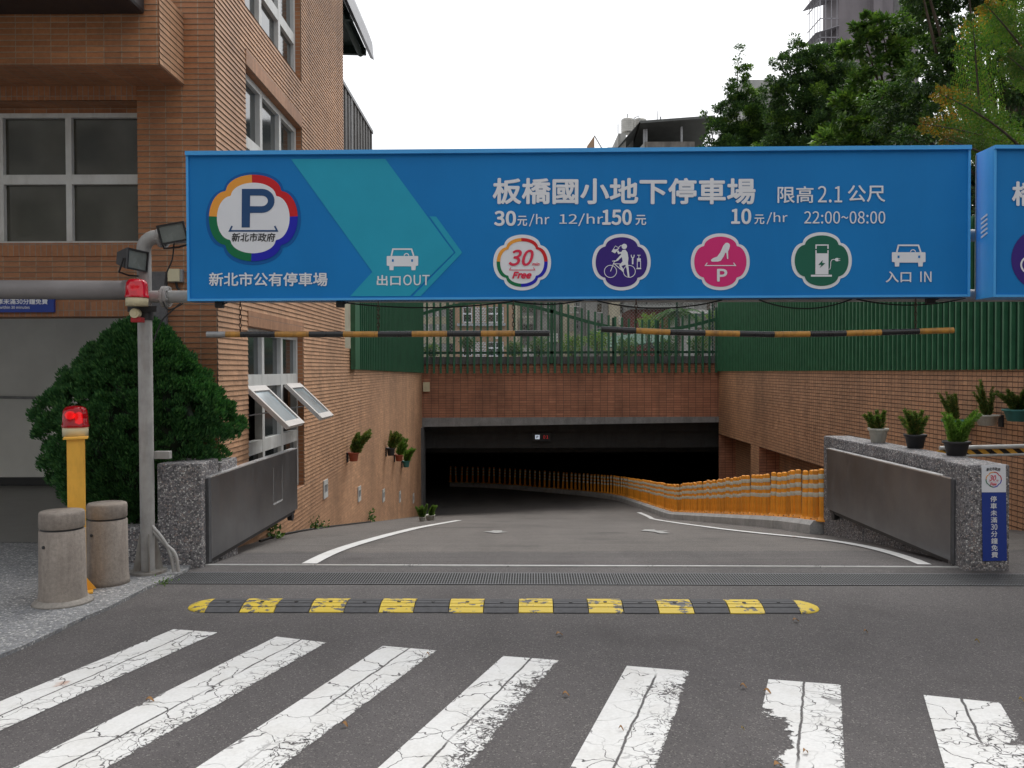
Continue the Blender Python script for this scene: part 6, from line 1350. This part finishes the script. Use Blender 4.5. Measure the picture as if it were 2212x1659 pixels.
# cream house with louvred balconies
t, hs_ = face_house('cream_house', 'cream house with white louvred openings behind the green corrugated panel', 700, 984, 50, 13.5, 8, M_creamw, [(905, 966, 668, 684), (905, 966, 700, 716), (905, 966, 742, 758), (970, 982, 668, 716), (970, 982, 742, 765), (800, 890, 668, 716)])
for i, (x0, x1, z0, z1) in enumerate(hs_):
    if i in (0, 2, 1):
        mb = MB(); n_ = 7
        for k in range(n_): mb.box(x0, x1, 49.96, 50.02, z0 + (z1 - z0) * k / n_, z0 + (z1 - z0) * (k + .5) / n_)
        for k in range(4): xk = x0 + (x1 - x0) * k / 3; mb.box(xk - .05, xk + .05, 49.93, 49.955, z0, z1)
        sf = mb.build('shutter', M_white, t)
    mb = MB(); mb.box(x0, x1, 50.25, 50.3, z0, z1); mb.build('dark_recess', M_glass, t)
# tan apartment house
Yt = 46; wn = []
for (c0, c1) in ((663, 697), (738, 770)):
    for (a_, b_2) in ((999, 1020), (1052, 1088)): wn.append((a_, b_2, c0, c1))
t, hs_ = face_house('tan_apartment_house', 'tan apartment house with white windows and lattice panels beyond the railing', 982, 1108, Yt, 12, 9, M_tan, wn)
for (x0, x1, z0, z1) in hs_:
    fo, us, zz = pane_frame('window', V3(0, Yt + .05, 0), V3(1, 0, 0), V3(0, -1, 0), x0, x1, z0, z1, [(x0 + x1) / 2], [((z0 + z1) / 2 + .02, (z0 + z1) / 2 + .10)], .07, .08, M_signw, parent=t); WLOC[fo.name] = WLOC[t.name]
    panes(fo, V3(0, Yt + .05, 0), V3(1, 0, 0), V3(0, -1, 0), us, zz, M_glass, fo)
lat = simple('lattice_white', (.60, .61, .62), .7, 0, .1, 3)
for (c0, c1) in ((663, 697), (738, 770)):
    p_, q_ = P(1022, c0, Yt), P(1050, c1, Yt); mb = MB(); n_ = 9
    for k in range(n_):
        z_ = q_.z + (p_.z - q_.z) * k / n_; mb.box(p_.x, q_.x, Yt - .03, Yt - .003, z_, z_ + .035)
        for j in range(5): x = p_.x + (q_.x - p_.x) * (j + (.5 if k % 2 else .0)) / 5; mb.box(x, x + .03, Yt - .03, Yt - .003, z_ + .036, z_ + (p_.z - q_.z) / n_ - .001)
    mb.build('lattice_panel', lat, t); mb = MB(); mb.box(p_.x, q_.x, Yt - .002, Yt + .0, q_.z, p_.z); 
    p_, q_ = P(988, c1 + 2, Yt), P(1092, c1 + 7, Yt); mb = MB(); mb.box(p_.x, q_.x, Yt - .28, Yt - .002, q_.z, p_.z); mb.build('window_ledge', simple('ledge_grey', (.36, .38, .40), .7), t)
for u_ in (1020, 1075): p_ = P(u_, 724, Yt); mb = MB(); mb.box(p_.x - .14, p_.x + .14, Yt - .05, Yt - .003, p_.z - .2, p_.z + .2); mb.build('vent_window', M_white, t)
p_ = P(1107, 700, Yt); mb = MB(); mb.box(p_.x + .003, p_.x + .25, Yt + .02, Yt + .3, zg, 12); mb.build('corner_pipe', M_creamw, t)
# old grey apartment block with clutter, its rooftop shed above the sign
Yo = 58; wn = []
for k in range(9):
    u_ = 1124 + k * 50
    for (c0, c1) in ((654, 676), (690, 712), (728, 748), (590, 612), (540, 560), (470, 495), (410, 430)): wn.append((u_ + rng.uniform(-3, 4), u_ + 26 + rng.uniform(-6, 6), c0 + rng.uniform(-3, 3), c1 + rng.uniform(-3, 3)))
zr = P(1500, 333, Yo).z - .6
t, hs_ = face_house('old_apartment_block', 'weathered grey apartment block with a rooftop shed and steel water tanks above the sign', 1112, 1760, Yo, zr, 11, M_oldw, wn)
for (x0, x1, z0, z1) in hs_:
    fo, us, zz = pane_frame('window', V3(0, Yo + .1, 0), V3(1, 0, 0), V3(0, -1, 0), x0, x1, z0, z1, [(x0 + x1) / 2], [], .08, .06, rng.choice([M_galv, M_white, M_dark]), parent=t); WLOC[fo.name] = WLOC[t.name]
    panes(fo, V3(0, Yo + .1, 0), V3(1, 0, 0), V3(0, -1, 0), us, zz, M_glass, fo)
    r_ = rng.random()
    if r_ < .45:
        mb = MB(); n_ = 7
        for k in range(n_ + 1): x = x0 + (x1 - x0) * k / n_; mb.box(x - .012, x + .012, Yo - .45, Yo - .43, z0 - .1, z1)
        for z_ in (z0 - .1, (z0 + z1) / 2, z1): mb.box(x0, x1, Yo - .46, Yo - .44, z_ - .02, z_ + .02)
        mb.box(x0, x0 + .02, Yo - .43, Yo - .003, z0 - .1, z1); mb.box(x1 - .02, x1, Yo - .43, Yo - .003, z0 - .1, z1); mb.build('window_grille', rng.choice([M_galv, M_dark, M_white]), t)
    elif r_ < .75:
        mb = MB(); xx = x0 + .2; mb.bbox(xx, xx + .7, Yo - .4, Yo - .01, z0 - .75, z0 - .2, .03); mb.cyl((xx + .35, Yo - .405, z0 - .47), (xx + .35, Yo - .40, z0 - .47), .2, n=14); mb.build('air_conditioner', rng.choice([M_white, M_potw]), t)
    if rng.random() < .4: mb = MB(); mb.prism([V3(x0 - .2, Yo - .003, z1 + .5), V3(x1 + .2, Yo - .003, z1 + .5), V3(x1 + .2, Yo - .7, z1 + .15), V3(x0 - .2, Yo - .7, z1 + .15)], (0, 0, -.04)); mb.build('awning', rng.choice([M_fgreen, M_galv, M_potw]), t, recalc=True)
for u_ in (1118, 1176, 1232, 1281, 1330, 1385): x = P(u_, 700, Yo).x; mb = MB(); mb.box(x - .5, x + .25, Yo - .35, Yo - .003, zg, zr - 2); mb.build('pier', rng.choice([M_oldw, M_creamw, M_whitewall]), t)
# rooftop structures
Yq = Yo + .4
a_, b_2 = P(1513, 256, Yq - 1.2), P(1378, 263, Yq - 1.2); low = P(1340, 325, Yq + 4)
shed_m = simple('shed_roof', (.10, .105, .10), .6, .2, .3, 2)
rr0 = P(1383, 266, Yq - 1); rr1 = P(1545, 254, Yq - 1)
mb = MB(); mb.prism([rr0, V3(rr1.x, rr0.y, rr1.z), V3(rr1.x, rr0.y + 7.5, rr1.z - 1.5), V3(rr0.x, rr0.y + 7.5, rr0.z - 1.5)], (0, 0, .16)); mb.build('shed_roof', shed_m, t, recalc=True)
mb = MB(); e0 = P(1331, 322, Yq - .5); mb.prism([rr0 + V3(-.02, 0, .10), rr0 + V3(-.02, 7, -1.3), e0 + V3(0, 7, 0), e0], (.10, 0, .14)); mb.build('shed_roof', shed_m, t, recalc=True)
mb = MB(); mb.box(e0.x + .4, rr1.x, Yq + 4.6, Yq + 4.8, zr, rr0.z - .9); mb.build('shed_wall', M_dark, t)
for u_ in (1391, 1396, 1472): p_ = P(u_, 300, Yq); mb = MB(); mb.box(p_.x - .07, p_.x + .07, Yq - .1, Yq + .04, zr, rr0.z + .15); mb.build('shed_post', M_galv, t)
p_, q_ = P(1393, 307, Yq - .2), P(1500, 340, Yq - .2); mb = MB(); mb.box(p_.x, q_.x, Yq - .3, Yq - .12, zr - 1, p_.z); mb.build('parapet', simple('parapet_brown', (.16, .145, .13), .85, 0, .4, 2, 0, (.30, .28, .25, .5)), t)
p_ = P(1363, 340, Yq - .2); q_ = P(1392, 308, Yq - .2); mb = MB(); mb.prism([V3(p_.x, Yq - .3, p_.z), V3(q_.x, Yq - .3, p_.z), V3(q_.x, Yq - .3, q_.z)], (0, .2, 0)); mb.build('parapet', M_oldw, t, recalc=True)
p_, q_ = P(1336, 288, Yq), P(1353, 340, Yq); mb = MB(); mb.box(p_.x, p_.x + .5, Yq, Yq + 5, zr - 1, p_.z); mb.box(p_.x + .5, P(1375, 300, Yq).x, Yq + 1.5, Yq + 5, zr - 1, p_.z); mb.box(P(1316, 308, Yq).x, p_.x, Yq + 1, Yq + 5, zr - 1, P(1316, 310, Yq).z); mb.box(P(1280, 308, Yq).x, P(1316, 308, Yq).x, Yq + 1, Yq + 4, zr - 1, P(1300, 319, Yq).z); mb.build('stair_house', M_oldw, t)
mb = MB(); p_ = P(1268, 316, Yq); q_ = P(1284, 293, Yq); mb.prism([V3(p_.x, Yq, zr - 1), V3(q_.x, Yq, zr - 1), q_, p_], (0, .1, 0)); mb.build('roof_screen', M_tan, t, recalc=True)
mb = MB(); mb.cyl(q_, P(1301, 322, Yq), .04, n=6); mb.cyl(P(1335, 288, Yq), P(1335, 268, Yq), .03, n=6); mb.cyl(P(1355, 275, Yq + 2), P(1355, 246, Yq + 2), .04, n=6); mb.cyl(P(1420, 258, Yq), P(1421, 240, Yq), .025, n=6); mb.cyl(P(1427, 258, Yq), P(1427, 252, Yq), .05, n=6)
mb.tube([P(1368, 262, Yq + 2), P(1370, 255, Yq + 2), P(1380, 250, Yq + 2), P(1381, 262, Yq + 2)], .035, 6); mb.build('roof_mast', M_galv, t)
for u_, dv in ((1356, 0), (1382, .8)):
    p_ = P(u_, 289, Yq + 2 + dv); r_ = 14.5 / FPX * Yq; tk = MB(); h_ = P(u_, 255, Yq).z - P(u_, 289, Yq).z
    prof = [(r_ * .9, 0), (r_, .05)]
    for k in range(6): prof += [(r_, h_ * (.1 + .13 * k)), (r_ * 1.03, h_ * (.1 + .13 * k) + .05), (r_, h_ * (.1 + .13 * k) + .1)]
    prof += [(r_, h_ * .92), (r_ * .8, h_ * .97), (r_ * .2, h_)]; tk.lathe(prof, p_, 24); tk.build('water_tank', steel('tank_steel_%d' % u_, (.40, .39, .36), .4), t)
# dark red house and white shed in the garden
for lb, nm, u0, u1, v0, Y, mm in (('dark red walled house behind the palm', 'red_house', 1362, 1470, 668, 50, simple('dark_red_wall', (.15, .045, .035), .8, 0, .3, 1)), ('small pale walled shed between palm and slatted fence', 'garden_shed', 1478, 1548, 682, 44, M_oldw)):
    p_, q_ = P(u0, v0, Y), P(u1, v0, Y); t = thing(nm, lb, 'building', (p_.x, Y, zg), 'houses beyond the bar railing'); mb = MB(); mb.box(p_.x, q_.x, Y, Y + 4, zg - .3, p_.z); mb.build('wall', mm, t)
    mb = MB(); mb.prism([V3(p_.x - .2, Y - .5, p_.z), V3(q_.x + .2, Y - .5, p_.z), V3(q_.x + .2, Y + 4, p_.z + .5), V3(p_.x - .2, Y + 4, p_.z + .5)], (0, 0, .08)); mb.build('roof', shed_m, t, recalc=True)
    mb = MB(); mb.box(p_.x + .6, p_.x + 1.5, Y - .03, Y - .003, zg + .9, zg + 1.8); mb.build('window', M_glass, t)
p_, q_ = P(1315, 770, 38), P(1450, 738, 38); t = thing('green_awning', 'sloping green sheet roof low behind the bar railing under the bent height bar', 'roof', (p_.x, 38, zg)); mb = MB(); mb.prism([V3(p_.x, 38, P(1315, 752, 38).z), V3(q_.x, 38, q_.z), V3(q_.x, 39.5, q_.z + .5), V3(p_.x, 39.5, P(1315, 752, 38).z + .5)], (0, 0, .05)); mb.build('sheet', simple('green_sheet', (.03, .09, .06), .8, 0, .2, 2), t, recalc=True)
mb = MB(); [mb.cyl((x, 38.7, zg), (x, 38.7, q_.z + .2), .03, n=8) for x in (p_.x + .1, q_.x - .1)]; mb.build('post', M_fgreen_d, t)
# far tower with caged balconies
Yk = 70; x0, x1 = P(1795, 50, Yk).x, P(1985, 50, Yk).x; t = thing('far_tower', 'tall mauve grey apartment tower with caged balconies behind the trees', 'building', (x0, Yk, zg))
mt = simple('tower_render', (.19, .17, .18), .8, 0, .2, .6, 0, (.09, .08, .085, .5)); mb = MB(); mb.box(x0 + .6, x1, Yk, Yk + 3.5, zg - .3, 40); mb.box(x0 + 3.2, x0 + 3.9, Yk - .5, Yk - .003, zg, 40); mb.build('wall', mt, t)
mb = MB()
for k in range(12):
    z_ = 40 - k * 1.5
    if z_ < 20: break
    mb.box(x0 - .9, x0 + .6, Yk - .06, Yk - .0, z_, z_ + .06); mb.box(x0 - .9, x0 - .84, Yk, Yk + 3, z_, z_ + .06)
    for j in range(4): mb.box(x0 - .9 + j * .45, x0 - .86 + j * .45, Yk - .06, Yk, z_, z_ + 1.5)
    for j in range(5): mb.box(x0 - .9, x0 - .86, Yk + j * .6, Yk + j * .6 + .04, z_, z_ + 1.5)
    if k % 2 == 0: mb.prism([V3(x0 - 1.3, Yk - .2, z_ + .3), V3(x0 + .6, Yk - .2, z_ + .9), V3(x0 + .6, Yk + 3, z_ + .9), V3(x0 - 1.3, Yk + 3, z_ + .3)], (0, 0, .04))
mb.build('balcony_cage', simple('cage_grey', (.30, .29, .31), .6, .3), t)
mb = MB(); mb.box(x0 + 5.0, x0 + 6.2, Yk - .03, Yk - .003, 20, 40); mb.build('recess_shade_strip', M_conc_d, t)  # flat dark strip, shade of a recess put into its colour
p_ = P(1665, 182, 62); mb = MB(); mb.box(P(1640, 182, 62).x, P(1735, 182, 62).x, 66, 72, zg - .3, P(1660, 172, 66).z); mb.build('grey_block', M_oldw, None, 'plain grey roof block showing through the gap between the dark trees', 'building')

# ------------------------------------------------------------------ houses across the street, seen only as reflections in the glass
for k, (x0, x1, y, h_, mm, lb) in enumerate(((-34, -9, -20, 15, M_oldw, 'grey street house mirrored in the big office window'), (-8, 8, -21, 14, M_creamw, 'cream street house standing across the road behind the viewer'), (9, 34, -20, 15.5, M_tan, 'tan street house standing across the road behind the viewer'))):
    t = thing('street_house', lb, 'building', ((x0 + x1) / 2, y - 4, 0), 'houses across the street'); hs_ = []
    n_ = int((x1 - x0) / 3)
    for i in range(n_):
        for z_ in (1.0, 4.2, 7.2, 10.2, 13):
            if z_ + 1.6 < h_: hs_.append((x0 + .8 + i * 3, x0 + 2.4 + i * 3, z_, z_ + 1.5))
    mb = MB(); wall_cells(mb, V3(0, y, 0), V3(1, 0, 0), x0, x1, 0, h_, hs_); mb.box(x0, x1, y - 8, y - .3, 0, h_ - .2); mb.build('wall', mm, t)
    for (a_, b_2, c_, d_) in hs_: mb = MB(); mb.box(a_, b_2, y - .2, y - .15, c_, d_); mb.build('window', M_glass, t)
